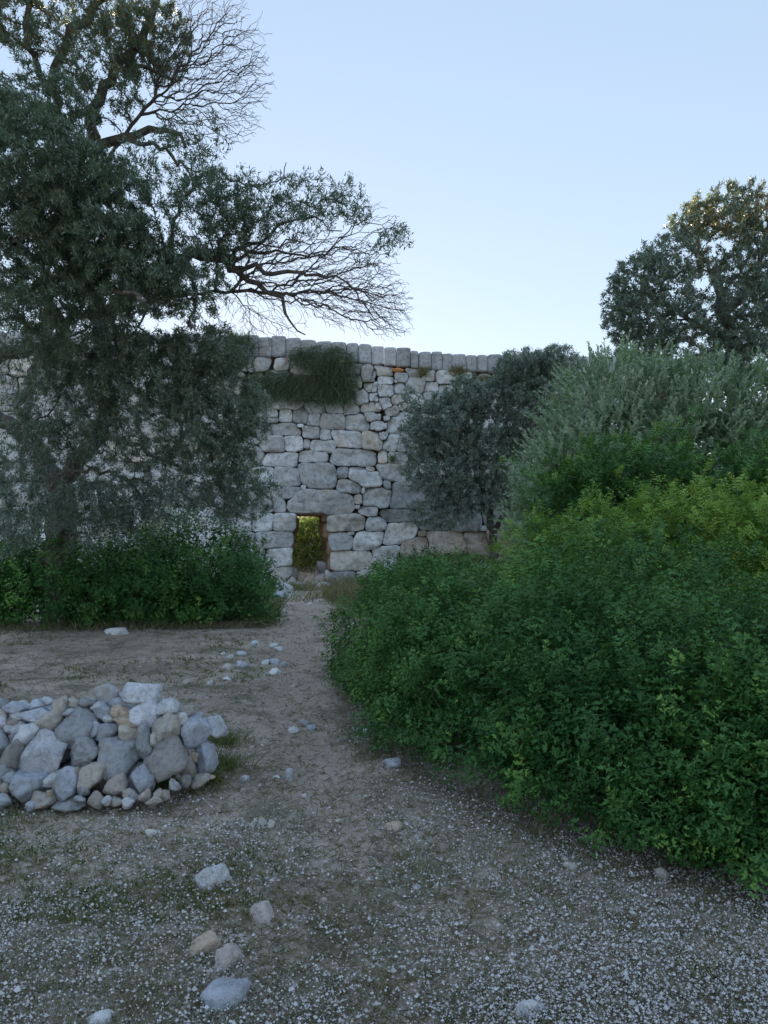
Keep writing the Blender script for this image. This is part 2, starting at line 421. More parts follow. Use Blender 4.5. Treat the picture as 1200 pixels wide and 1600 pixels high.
# coping of upright slabs
for i in range(len(SLX)-1):
    x0, x1 = SLX[i], SLX[i+1]; cx = (x0+x1)/2; t = top_y(cx)+random.uniform(-2.0, 1.6); bt = slab_bot(cx)+random.uniform(-1, .5)
    W_ = (x1-x0)*SC-.006; H_ = (bt-t)*SC
    n = 9; g1 = np.linspace(-1, 1, n)
    # superellipse-topped slab: grid of the front, bulged, extruded back
    gx, gz = np.meshgrid(g1, np.linspace(-1, 1, 12))
    rx = np.where(gz > 0, 1-.05*smooth(.75, 1, gz)**2*random.uniform(.2, 1.6), 1)
    xx = gx*W_/2*rx; zz = gz*H_/2 - random.uniform(.0, .05)*H_*smooth(.55, 1, np.abs(gx))*smooth(.6, 1, gz)
    edge = smooth(.7, 1, np.abs(gx))+smooth(.8, 1, np.abs(gz))
    q = np.stack([xx.ravel()*3+i*7, zz.ravel()*3, 0*xx.ravel()], -1)
    yy = random.uniform(.02, .05)*edge**1.5 + random.uniform(-.06, .06)*gx + random.uniform(-.05, .05)*gz + (.035*vn(q, 4)+.02*vn(q*3, 5)).reshape(xx.shape)
    fr = np.stack([xx, yy, zz], -1).reshape(-1, 3)
    bk = fr.copy(); bk[:, 1] = .9
    N = len(fr); idx = np.arange(N).reshape(12, n)
    F = [np.stack([idx[:-1, :-1], idx[:-1, 1:], idx[1:, 1:], idx[1:, :-1]], -1).reshape(-1, 4)]
    F.append(F[0][:, ::-1]+N)
    rim = np.concatenate([idx[0, :], idx[1:, -1], idx[-1, -2::-1], idx[-2:0:-1, 0]]); r2 = np.roll(rim, -1)
    F.append(np.stack([rim, rim+N, r2+N, r2], -1))
    me = mk_mesh('coping_slab', np.concatenate([fr, bk]), [np.concatenate(F)], M_slab, None, True)
    o = link('coping_slab', me, wall)
    o.location = Vector(P(cx, (t+bt)/2, YW+.12+random.uniform(-.04, .05)))-WL
    l_ = random.uniform(.85, 1.1); o.color = (l_, l_, l_*1.02, 1)
# earth and rubble core behind the facing
def prism(name, poly, z0, z1, mat, parent, top_fn=None):
    n = len(poly); V = [(x, y, z0) for x, y in poly]+[(x, y, z1) for x, y in poly]
    me = bpy.data.meshes.new(name)
    me.from_pydata(V, [], [tuple(range(n))[::-1], tuple(range(n, 2*n))]+[(k, (k+1) % n, n+(k+1) % n, n+k) for k in range(n)])
    me.materials.append(mat); local(me, WL); return link(name, me, parent)
XL, XR = P(457, 850, YW)[0], P(514, 850, YW)[0]
ZT = P(486, 803, YW)[2]
WB = 34.0
fy = YW+.34
prism('wall_core', [(-19, fy), (XL-.25, fy), (XL-.95, WB), (-19, WB)], -1, 8.55, M_core, wall)
prism('wall_core', [(XR+.35, fy), (12.2, fy), (12.2, WB), (XR-.30, WB)], -1, 8.25, M_core, wall)
prism('wall_core', [(XL-.248, fy+.003), (XR+.348, fy+.003), (XR-.302, WB-.003), (XL-.948, WB-.003)], ZT+.22, 8.56, M_core, wall)
# stones lining the passage
M_jamb = mat_limestone('stained_passage_stone', 2.2, (.50, .34, .24), (.20, .14, .11), (.55, .31, .18), .6, .05)
zg = float(gh(-3, 30.5))
for side in (0, 1):
    for k in range(3):
        z = zg-.15
        yc = YW+.85+k*1.15
        while z < ZT+.1:
            h = random.uniform(.5, .8) if z < ZT-.8 else ZT+.2-z
            t_ = (yc-YW)/(WB-YW)
            lean = .30*smooth(.9, 2.7, z+h/2-zg)          # sides close in towards the lintel
            x = (XL-.06-.68*t_-.34+lean) if side == 0 else (XR+.44-.62*t_-lean*.9)
            me = rock_mesh('passage_stone', .85, 1.2, h*1.04, int(k*31+z*10+side*7), M_jamb, 3, 5, 5, .05)
            o = link('passage_stone', me, wall); o.location = Vector((x, yc, z+h/2))-WL
            o.color = (1, .95, .9, 1) if side else (.9, .9, .9, 1)
            z += h
for k in range(3):
    me = rock_mesh('roof_stone', 2.3, 1.15, .55, 90+k, M_jamb, 3, 6, 4, .04)
    o = link('roof_stone', me, wall); o.location = Vector(((XL+XR)/2-.17*k-.1, YW+1.0+k*1.12, ZT+.22))-WL
# ------------------------------------------------------------ heap of loose stones
def rgb(k):
    return {'w': (1.18, 1.20, 1.25), 'b': (.92, .98, 1.08), 'g': (.78, .81, .84), 'n': (.62, .59, .56), 't': (.90, .83, .74), 'o': (1.05, .86, .66), 'p': (.98, .87, .80), 'y': (1.08, 1.03, .92)}[k]
def put_rock(name, px0, py0, px1, py1, Y, col, label, cat, group=None, depth=None, sub=3, p=2.4, rot=0., cuts=14, seed=None, rough=.06):
    s = Y/1200*1.0
    W_, H_ = (px1-px0)*s, (py1-py0)*s
    dpt = depth or max(W_, H_)*.85
    c_, s_ = abs(math.cos(rot)), abs(math.sin(rot))
    me = rock_mesh(name, W_, dpt, H_, seed if seed is not None else int(px0*7+py0*13) % 9973, M_rock, sub, p, cuts, rough)
    o = link(name, me)
    o.location = P((px0+px1)/2, (py0+py1)/2, Y); o.rotation_euler = (0, 0, random.uniform(-.25, .25))
    o.color = (*rgb(col), 1)
    tag(o, label, cat, group)
    return o
E_ = [  # x0,y0,x1,y1 in the heap's own close-up, colour, shape exponent, label
 (475,88,582,190,'w',2.3,'smooth bluish white stone standing on top of the heap, left of the biggest top stone'),
 (605,88,790,195,'w',2.4,'wide knobbly white boulder crowning the stone heap'),
 (540,160,605,215,'b',2.4,'small pale stone tucked below and between the two crowning stones'),
 (590,130,640,175,'w',2.4,None),
 (262,152,350,230,'y',2.6,'pale ochre stone on the back rim of the heap, left of the top stones'),
 (345,158,392,210,'t',2.4,None),(390,165,475,205,'g',2.2,None),
 (34,175,148,240,'b',2.3,'dull mauve grey stone on the back rim of the heap near its left end'),
 (148,165,240,215,'b',2.3,None),(215,155,265,195,'b',2.3,None),(0,200,35,262,'t',2.3,None),
 (58,222,118,262,'w',2.3,None),(122,205,262,270,'b',2.4,None),(-30,248,34,318,'w',2.4,None),(30,258,100,295,'p',2.4,None),
 (28,275,120,338,'w',2.3,None),(-40,315,50,402,'b',2.4,'blue white block at the left edge of the heap at half height'),
 (165,218,305,320,'t',2.6,'angular mauve grey stone right under the pale ochre rim stone'),
 (75,285,200,390,'w',2.2,'pointed white stone above the rough dark brown stone'),
 (310,212,370,250,'b',2.3,None),(450,180,520,215,'w',2.3,None),
 (288,195,488,402,'g',2.3,'large mottled grey stone narrowing downwards in the upper middle of the heap'),
 (475,195,565,268,'b',2.0,'small pale blue wedge of stone right below the smooth white top stone'),
 (555,195,650,290,'o',2.4,'ochre orange stone between pale blue wedge and big pale stone'),
 (570,245,690,290,'o',2.4,None),
 (648,175,800,300,'w',2.3,'big bluish white stone directly below the crowning boulder'),
 (765,170,880,240,'w',2.3,'white pitted stone on the right shoulder of the heap'),
 (875,200,960,250,'t',2.4,'tan stone on the back rim at the right shoulder of the heap'),
 (510,240,572,285,'w',2.3,None),(440,275,515,350,'b',2.2,None),
 (468,283,588,380,'g',2.6,'rounded grey green stone in the middle of the heap'),
 (583,270,695,368,'y',2.3,'greenish grey faceted stone above the largest grey boulder'),
 (752,228,885,375,'y',2.3,'whitish faceted stone on the right, above the dark pitted boulder'),
 (865,235,1045,405,'b',2.2,'blue white jagged stone with a ridge at the right of the heap'),
 (1000,250,1125,350,'w',2.3,'white stone lying low on the far right end of the heap'),
 (960,232,1002,270,'b',2.3,None),(865,232,930,290,'w',2.3,None),
 (15,355,132,518,'n',2.3,'rough dark brown stone near the left edge of the heap'),
 (128,315,340,535,'w',2.4,'largest white boulder, left of the middle in the heap'),
 (342,342,510,505,'g',2.4,'grey brown mottled boulder in the middle of the heap'),
 (485,345,693,552,'g',2.7,'largest smooth grey boulder with a flat top in the middle of the heap'),
 (675,290,755,460,'g',2.1,'narrow upright grey stone between the two largest dark boulders'),
 (745,330,772,400,'y',2.4,None),
 (722,350,945,560,'n',2.9,'big dark round boulder with pitted lichened skin at the right of the heap'),
 (955,385,1075,535,'b',2.1,'blue grey triangular stone at the right foot of the heap'),
 (890,450,955,565,'t',2.4,None),(930,430,975,480,'o',2.4,None),
 (-40,452,72,582,'g',2.4,'dull grey stone cut by the left picture edge, low in the heap'),(22,520,80,590,'b',2.3,None),
 (45,518,235,678,'b',2.4,'large blue grey slab faced stone low on the left of the heap'),
 (222,535,285,600,'w',2.6,'small square whitish stone right of the large blue grey slab stone'),
 (258,498,390,675,'b',2.3,'tall blue grey pear shaped stone at the foot of the heap'),
 (395,468,520,625,'t',2.4,'tan grey stone under the mottled middle boulder'),
 (515,530,630,655,'p',2.5,'pinkish grey stone below the largest grey boulder'),
 (655,498,760,635,'b',2.5,'small rounded blue stone at the foot beside the grass tuft'),
 (0,580,45,632,'t',2.4,None),(-30,632,55,700,'b',2.4,None),(130,670,178,718,'b',2.4,None),
 (150,620,265,700,'t',2.4,'brown and blue stone lying under the large blue grey slab stone'),
 (430,618,510,705,'t',3.2,'small tan square stone leaning at the foot of the heap'),
 (500,645,550,690,'w',2.4,None),(612,608,655,650,'y',2.4,None),(605,655,660,705,'w',2.4,None),
 (688,615,740,665,'p',2.4,None),(725,640,805,680,'t',2.4,None),(795,618,840,660,'t',2.4,None),(840,560,890,610,'g',2.4,None),
 (945,538,1030,605,'t',2.6,'rounded tan stone on the ground at the right foot of the heap'),
 (1005,538,1065,560,'o',3,'flat ochre chip beside the rounded tan stone at the heap foot'),
 (265,655,415,712,'g',2.6,'flat grey stone half sunk at the foot of the heap'),
 (370,500,400,545,'t',2.4,None),(385,590,440,640,'g',2.4,None),(550,650,615,690,'t',2.4,None),(760,610,800,650,'t',2.4,None),(885,540,940,600,'n',2.4,None),
 (230,615,262,650,'o',2.4,None),(370,640,420,670,'b',2.4,None),(640,620,690,660,'g',2.4,None),
]
def pile_Y(py, px):
    Y = 4.6
    for _ in range(8):
        z = P(px, py, Y)[2]; Y = 4.42+.75*max(0, z)
    return Y + .25*smooth(250, 345, px)
names_col = {'w': 'whitish', 'b': 'bluish grey', 'g': 'grey', 'n': 'dark brown', 't': 'tan', 'o': 'ochre', 'p': 'pinkish', 'y': 'cream'}
import re as _re
def short(t):
    return _re.split(r",| with | on | in | at | near | below | under | right | left | between | standing | crowning | tucked | low | lying | directly | above | beside | narrowing | cut | leaning | half ", t)[0]
BIGS = [((e[0]+e[2])/2, (e[1]+e[3])/2, short(e[6])) for e in E_ if e[6]]
seen = set()
for e in sorted(E_, key=lambda e: -(e[2]-e[0])*(e[3]-e[1])):
    s = 380/1200
    x0, y0, x1, y1 = e[0]*s, 1040+e[1]*s, e[2]*s, 1040+e[3]*s
    cx, cy = (x0+x1)/2, (y0+y1)/2
    Y = pile_Y(cy, cx)
    g_ = 1.3
    x0, x1, y0, y1 = x0-g_, x1+g_, y0-g_, y1+g_
    big = (x1-x0) > 30
    lab = e[6]
    if not lab:
        ex, ey = (e[0]+e[2])/2, (e[1]+e[3])/2
        for bx, by, nm in sorted(BIGS, key=lambda q: math.hypot(q[0]-ex, q[1]-ey)):
            dx, dy = ex-bx, ey-by
            rel = ('right of' if dx > 0 else 'left of') if abs(dx) > abs(dy) else ('just below' if dy > 0 else 'just above')
            lab = 'small '+names_col[e[4]]+' heap stone '+rel+' the '+nm
            if lab not in seen: break
    seen.add(lab)
    dpt = max(x1-x0, y1-y0)*Y/1200*(1.1 if big else .9)
    put_rock('heap_stone', x0, y0, x1, y1, Y+dpt*.25, e[4], lab, 'stone', 'stones heaped beside the path', dpt, 3 if big else 2, e[5], seed=int(abs(e[0]*3+e[1]*7))+5, rough=.09 if e[4] != 'n' else .05)
# stones under, behind and beyond the left edge, which carry the ones in front
r2 = np.random.default_rng(5)
for zi, z in enumerate((.07, .22, .36)):
    for yo in (0, 1):
        n = 0
        x = -3.3
        while x < -1.42-.5*z-.06*yo:
            dd = r2.uniform(.16, .24)
            Y = 4.42+.75*z+.30+yo*.22
            if x < -2.55 or True:
                me = rock_mesh('heap_stone', dd*1.15, dd*1.1, dd*.95, int(x*100)+zi*7+yo*3+900, M_rock, 2, 2.5)
                xx, yy, zz = x+dd/2, Y+r2.uniform(-.03, .03), z+r2.uniform(-.02, .04)+.02
                inner = yo < 2 and x > -2.5
                o = link('heap_stone', me); o.location = (xx, yy, zz)
                o.rotation_euler = (0, 0, r2.uniform(0, 6))
                o.color = (*rgb('gbwgt'[int(r2.integers(5))]), 1)
                tag(o, 'stone inside or at the back of the heap, mostly covered by the stones in front', 'stone', 'stones heaped beside the path')
            x += dd*.98
x = -3.4
while x < -2.15:                      # outer face continuing past the left edge of the picture
    for z in (.1, .31, .5):
        dd = r2.uniform(.2, .3)
        if x+dd < -4.42/1200*612: 
            me = rock_mesh('heap_stone', dd, dd, dd*.85, int(x*90+z*50)+700, M_rock, 2)
            o = link('heap_stone', me); o.location = (x, 4.45+.75*z, z); o.color = (*rgb('gbwt'[int(r2.integers(4))]), 1)
            tag(o, 'stone at the far left end of the stone heap', 'stone', 'stones heaped beside the path')
    x += .24
# ------------------------------------------------------------ single stones lying on the ground
LOOSE = [
 (300,1348,368,1392,'w',3.2,'flat topped white block of stone lying on the grass, nearest below the heap'),
 (390,1411,432,1449,'p',2.4,'pinkish stone lying alone right of and below the flat white block'),
 (298,1457,345,1499,'o',2.8,'rounded tan stone touching a squarer pinkish one'),
 (336,1471,380,1519,'p',3.4,'squarish grey pink stone touching the rounded tan stone'),
 (310,1529,392,1587,'b',2.3,'large wedge shaped grey blue stone near the lower picture edge'),
 (136,1580,178,1612,'w',2.4,'white stone cut by the bottom edge of the picture at lower left'),
 (800,1558,862,1602,'w',2.8,'smooth white stone at the bottom edge, right of centre'),
 (225,1296,252,1311,'y',2.5,'small pale stone on the grass below the middle of the heap'),
 (388,1284,402,1295,'y',2.5,'tiny pale stone just left of a pair of pebbles in the path'),
 (402,1276,418,1295,'y',2.5,'pale upright pebble of a pair in the lower path'),
 (417,1281,431,1297,'t',2.5,'tan pebble at the right of a pair in the lower path'),
 (602,1283,629,1301,'o',3.,'orange brown stone alone in the middle of the foreground'),
 (879,1347,904,1364,'y',2.2,'cream flat stone on white flowered ground in front of the big shrub'),
 (1022,1356,1046,1378,'p',2.2,'pointed pinkish white stone at the foot of the big shrub at right'),
 (644,1382,658,1393,'w',2.4,'little white stone left of the dry grass stalks in the foreground'),
 (796,1502,819,1514,'w',2.8,'thin white chip above the smooth white bottom stone'),
 (816,1524,834,1535,'w',2.8,'small white chip nearest the smooth white bottom stone'),
 (599,1185,627,1201,'b',2.3,'blue white stone at the foot of the shrub, near its lower left curve'),
 (564,1137,578,1151,'b',2.3,'small round stone under the left edge of the big shrub'),
 (374,1210,391,1226,'g',2.5,'small round grey stone on the path right of the heap'),
 (445,1200,459,1223,'g',2.4,'small upright grey stone in the middle of the path'),
 (427,1211,439,1219,'w',2.4,'tiny white stone left of the upright grey one on the path'),
 (448,1135,469,1148,'w',2.3,'white stone on the path left of two flat ones'),
 (467,1123,489,1138,'g',2.8,'flat grey stone at the top of a small trio on the path'),
 (480,1132,495,1145,'g',2.8,'small flat grey stone at the right of a trio on the path'),
 (391,1000,406,1010,'b',2.4,'single stone at the top of the scattered group on the grass'),
 (421,1004,436,1014,'w',2.4,'left stone of the upper right pair in the scattered group'),
 (430,1010,442,1018,'w',2.4,'right stone of the upper right pair in the scattered group'),
 (342,1018,355,1026,'w',2.3,'leftmost white stone of the scattered group'),
 (353,1022,366,1031,'w',2.3,'white stone just right of the leftmost one in the scattered group'),
 (370,1017,387,1027,'b',2.3,'pale flat stone in the upper middle of the scattered group'),
 (407,1030,421,1041,'w',2.4,'rounded left stone of the row of three'),
 (420,1028,438,1041,'b',2.4,'middle stone of the row of three in the scattered group'),
 (436,1033,450,1045,'g',2.4,'grey right stone of the row of three'),
 (420,1044,440,1057,'w',2.5,'biggest rounded stone, lowest right of the scattered group'),
 (370,1032,389,1045,'b',2.5,'flat stone left of the row of three'),
 (346,1036,365,1049,'t',2.4,'dull stone at the left middle of the scattered group'),
 (348,1057,364,1065,'w',2.4,'lowest left white stone of the scattered group'),
 (285,1060,302,1071,'t',2.4,'tan stone lying on grass behind the heap'),
 (324,1063,333,1071,'w',2.4,'tiny white stone right of the tan stone behind the heap'),
 (162,981,201,994,'w',3.2,'long flat white stone at the foot of the left shrub'),
 (536,992,549,1004,'w',2.4,'white stone at the left tip of the big shrub'),
 (543,972,553,981,'w',2.4,'small white stone just above the one at the left tip of the big shrub'),
 (548,1036,558,1044,'w',2.4,'small white stone against the left side of the big shrub'),
 (590,1248,603,1256,'w',2.4,'tiny pale stone on the path below the shrub curve'),
 (232,1258,246,1266,'t',2.4,'small tan stone on the grass just below the heap'),
 (470,1240,480,1247,'w',2.4,'tiny white stone low in the path right of the heap'),
 (508,1165,517,1171,'w',2.4,'tiny white stone in the bare path'),
 (388,1165,398,1172,'w',2.4,'tiny white stone between heap and path'),
]
for r in LOOSE:
    x0, y0, x1, y1 = r[:4]
    q = G((x0+x1)/2, y1-1)
    Yc = q[1]+.35*(x1-x0)*q[1]/1200
    big = (x1-x0) > 30
    o = put_rock('loose_stone', x0, y0, x1, y1+max(2, .17*(y1-y0)), Yc, r[4], r[6], 'stone', None, None, 3 if big else 2, r[5], rough=.08)
    o.color = tuple(min(1.45, c*1.22) for c in o.color[:3])+(1,)
# rubble in and before the gateway
GATE = [
 (428,905,458,936,'w',30.0-1.0,'pale stone leaning at the left foot of the gateway'),
 (449,885,466,902,'n',30.6,'brown stone just inside the left side of the gateway'),
 (462,892,480,911,'o',31.0,'orange brown stone in the middle of the gateway sill'),
 (474,900,492,913,'o',30.4,'reddish brown low stone on the gateway sill'),
 (490,896,513,911,'t',30.3,'grey tan stone at the right of the gateway sill'),
 (495,876,516,896,'n',30.9,'brown boulder inside the gateway at the right'),
 (490,889,506,902,'t',31.6,'small brown grey stone deep in the gateway at the right'),
 (494,909,523,920,'w',29.4,'flat pale slab lying before the right gatepost'),
 (507,890,519,902,'p',30.2,'reddish stone wedged beside the right gatepost'),
 (548,916,569,927,'g',27.0,'grey stone in dry grass right of the gateway path'),
 (540,925,550,931,'w',27.0,'small white stone at the edge of the path before the gateway'),
 (568,923,577,930,'w',25.6,'small white stone in the dry grass at the top of the shrub'),
 (476,941,492,948,'w',25.0,'flat pale stone in the path, left one below the gateway'),
 (489,936,506,943,'w',26.0,'flat pale stone in the path, right one below the gateway'),
 (521,944,530,950,'w',23.0,'small white stone at the right side of the upper path'),
 (589,880,613,892,'w',28.6,'blue white stone at the wall foot just above the big shrub'),
 (558,889,580,903,'t',29.3,'buff rubble stone at the wall foot right of the gateway'),
 (426,924,446,940,'b',28.2,'small blue stone half hidden below the left gatepost'),
]
for r in GATE:
    x0, y0, x1, y1 = r[:4]
    q = G((x0+x1)/2, y1-2)
    Y = r[5] if r[5] > 29.8 else min(q[1]+.3, 29.4)
    o = put_rock('rubble_stone', x0, y0, x1, y1+6, Y, r[4], r[6], 'stone', None, None, 2, 2.5)
# ------------------------------------------------------------ leaves, twigs, trees
def leaf_geo(Pb, D, N, L, W, rnd, tip, fold=.25, droop=.12, low=False):
    D = norm(D); Sd = norm(np.cross(D, N)); N = np.cross(Sd, D)
    L = np.broadcast_to(L, len(Pb))[:, None]; W = np.broadcast_to(W, len(Pb))[:, None]
    if low:
        V = np.stack([Pb+Sd*W*.5, Pb-Sd*W*.5, Pb+D*L], 1).reshape(-1, 3); i = np.arange(len(Pb))*3
        return V, np.stack([i, i+1, i+2], -1), np.repeat(rnd, 3), np.repeat(tip, 3)
    m = Pb+D*L*.48
    a = m+Sd*W*.5+N*W*fold; c = m-Sd*W*.5+N*W*fold
    t = Pb+D*L-N*L*droop
    n = len(Pb); V = np.stack([Pb, a, t, c], 1).reshape(-1, 3)
    i = np.arange(n)*4
    F = np.concatenate([np.stack([i, i+1, i+2], -1), np.stack([i, i+2, i+3], -1)])
    return V, F, np.repeat(rnd, 4), np.repeat(tip, 4)
def leaf_mesh(name, parts, mat):
    V = np.concatenate([p[0] for p in parts]); o = 0; F = []
    for p in parts: F.append(p[1]+o); o += len(p[0])
    return mk_mesh(name, V, np.concatenate(F), mat, {'rnd': np.concatenate([p[2] for p in parts]), 'tip': np.concatenate([p[3] for p in parts])})
def rnd_dir(n): return norm(rng.normal(size=(n, 3)))
class Tree:
    def __init__(s):
        s.p = np.zeros((60000, 3)); s.par = np.full(60000, -1); s.pl = np.zeros(60000); s.n = 0; s.fix = {}; s.ok = np.ones(60000, bool)
        s.leaf = []     # (start, dir, ...)
    def add(s, p, par, fix=None):
        i = s.n; s.p[i] = p; s.par[i] = par
        s.pl[i] = 0 if par < 0 else s.pl[par]+np.linalg.norm(s.p[i]-s.p[par])
        if fix: s.fix[i] = fix
        s.n += 1; return i
    def limb(s, pts, r0, r1, par=-1, step=.12, wob=.03, attachable=True):
        """pts: world points; smooth polyline; returns index of the end"""
        pts = [np.array(q, float) for q in pts]
        if par == 'near':
            d = np.linalg.norm(s.p[:s.n]-pts[0], axis=1); par = int(np.argmin(d))
        if par >= 0: pts = [s.p[par].copy()]+pts[(1 if np.linalg.norm(pts[0]-s.p[par]) < .3 else 0):]
        # catmull rom
        Q = [pts[0]*2-pts[1]]+pts+[pts[-1]*2-pts[-2]]
        out = []
        for k in range(1, len(Q)-2):
            n = max(2, int(np.linalg.norm(Q[k+1]-Q[k])/step))
            for t in np.linspace(0, 1, n, endpoint=False):
                a, b, c, d = Q[k-1:k+3]
                out.append(.5*((2*b)+(-a+c)*t+(2*a-5*b+4*c-d)*t*t+(-a+3*b-3*c+d)*t**3))
        out.append(pts[-1]); cur = par
        for j, q in enumerate(out):
            f = j/(len(out)-1)
            if j == 0 and par >= 0: continue
            q = q+rng.normal(size=3)*wob*(0 if j == 0 else 1)
            cur = s.add(q, cur, r0+(r1-r0)*f)
        return cur
    def grow(s, targets, wgt=.35, step=.1, leafy=None, droop=0., wob=.012, root=None, amax=None):
        """each target reaches back to the cheapest node; the new twig bends out of its parent"""
        targets = np.asarray(targets)
        if root is None: root = s.p[:s.n].mean(0)
        order = np.argsort(np.linalg.norm(targets-root, axis=1))
        for ti in order:
            t = targets[ti]
            d = np.linalg.norm(s.p[:s.n]-t, axis=1)
            c = d+wgt*s.pl[:s.n]+(~s.ok[:s.n])*1e3
            i = int(np.argmin(c)); D = d[i]
            if D < .04: continue
            b = s.p[i]; par = s.par[i]
            pd = norm((b-s.p[par])[None])[0] if par >= 0 else np.array((0, 0, 1.))
            c1 = b+(pd*.4+norm((t-b)[None])[0]*.6)*D*.42
            c1 = c1+np.array((0, 0, .12*D))
            n = max(2, int(D/step)); cur = i
            ids = []
            for k in range(1, n+1):
                u = k/n
                q = (1-u)**2*b+2*u*(1-u)*c1+u*u*t
                q = q+np.array((0, 0, -droop*u*u*D))
                if k < n: q = q+rng.normal(size=3)*wob
                cur = s.add(q, cur); ids.append(cur)
            if leafy is not None and leafy > 0: s.leaf.append((ids, leafy))
    def radii(s, r_tip=.0028, pw=2.25):
        n = s.n; r = np.zeros(n); has = np.zeros(n, bool)
        acc = np.zeros(n)
        for i in range(n-1, -1, -1):
            v = acc[i]**(1/pw) if acc[i] > 0 else r_tip
            if i in s.fix: v = max(s.fix[i], 0)
            r[i] = v
            p = s.par[i]
            if p >= 0: acc[p] += v**pw
        s.r = r; return r
    def mesh(s, name, mat, loc, rmax=None, rmin=None, k_th=.018):
        n = s.n; r = s.r; p = s.p[:n]; par = s.par[:n]
        ch = np.where(par >= 0)[0]
        # biggest child continues the limb
        main = np.full(n, -1); best = np.zeros(n)
        for i in ch:
            if r[i] > best[par[i]]: best[par[i]] = r[i]; main[par[i]] = i
        d = np.zeros((n, 3)); d[ch] = norm(p[ch]-p[par[ch]])
        roots = np.where(par < 0)[0]
        for i in roots: d[i] = d[main[i]] if main[i] >= 0 else (0, 0, 1)
        sm = d.copy()
        for i in range(n):
            if main[i] >= 0: sm[i] = norm((d[i]+d[main[i]])[None])[0]
        parts = []
        for lo, hi, k in ((k_th, 9, 8), (0, k_th, 3)):
            e = ch[(r[ch] >= lo) & (r[ch] < hi)]
            if len(e) == 0: continue
            pa = par[e]; cont = main[pa] == e
            dstart = np.where(cont[:, None], sm[pa], d[e]); rs = np.where(cont, np.minimum(r[pa], r[e]*1.5), r[e]*1.1)
            dend = sm[e]; re = r[e]
            th = np.arange(k)*2*np.pi/k
            def ring(c, dr, rad):
                ref = np.array((.31, .95, .05)); u = norm(np.cross(dr, ref)); v = np.cross(dr, u)
                rr = rad[:, None]*np.ones(k)
                if k == 8: rr = rr*(1+.13*vn(np.repeat(c, k, 0)*5+np.tile(np.stack([np.cos(th), np.sin(th), 0*th], -1), (len(c), 1))*1.3, 8).reshape(len(c), k))
                return c[:, None]+rr[..., None]*(np.cos(th)[None, :, None]*u[:, None]+np.sin(th)[None, :, None]*v[:, None])
            R0 = ring(p[pa], dstart, rs); R1 = ring(p[e], dend, re)
            V = np.concatenate([R0, R1], 1).reshape(-1, 3)
            b = (np.arange(len(e))*2*k)[:, None]; j = np.arange(k); j2 = (j+1) % k
            F = np.stack([b+j, b+j2, b+k+j2, b+k+j], -1).reshape(-1, 4)
            parts.append((V, F))
        o = 0; Vs = []; Fs = []
        for V, F in parts: Vs.append(V); Fs.append(F+o); o += len(V)
        return mk_mesh(name, np.concatenate(Vs)-np.array(loc), np.concatenate(Fs), mat, None, True)
    def leaves(s, L, W, name, mat, loc, tipf=None, spread=.08, up=.2, aim=.75, low=False):
        """every leafy twig carries `leafy` leaves, most of them near its end"""
        B = []; Dv = []; K = []
        for ids, nl in s.leaf:
            ids = np.array(ids); m = len(ids)
            u = 1-rng.random(nl)**1.6*.95
            f = u*m-1e-6; i = np.clip(f.astype(int), 0, m-1)
            a = s.p[s.par[ids[i]]]; b = s.p[ids[i]]; fr = (f-i)[:, None]
            B.append(a+(b-a)*fr); Dv.append(b-a); K.append(np.full(nl, rng.random()))
        B = np.concatenate(B); Dv = norm(np.concatenate(Dv)); K = np.concatenate(K); n = len(B)
        side = norm(np.cross(Dv, rnd_dir(n)))
        D = norm(Dv*rng.uniform(.2, 1., (n, 1))+side*aim+np.array((0, 0, up)))
        N = norm(np.array((0, 0, 1.))+.7*rnd_dir(n))
        B = B+rnd_dir(n)*spread*rng.random((n, 1))
        rnd = np.clip(.45*K+.55*rng.random(n)+.25*vn(B*1.2, 6), 0, 1)
        tip = (rng.random(n) < .012).astype(float) if tipf is None else tipf(B)
        return leaf_mesh(name, [leaf_geo(B-np.array(loc), D, N, L*rng.uniform(.65, 1.15, n), W*rng.uniform(.7, 1.2, n), rnd, tip, low=low)], mat)
def blob(px, py, rx, ry, Y, rY, n, shell=0.):
    """n points in an ellipsoid given by its place in the photo and its distance"""
    c = P(px, py, Y); s = Y/1200
    u = rnd_dir(n)*(rng.random((n, 1))**(1/3)*(1-shell)+shell)
    return c+u*np.array((rx*s, rY, ry*s))

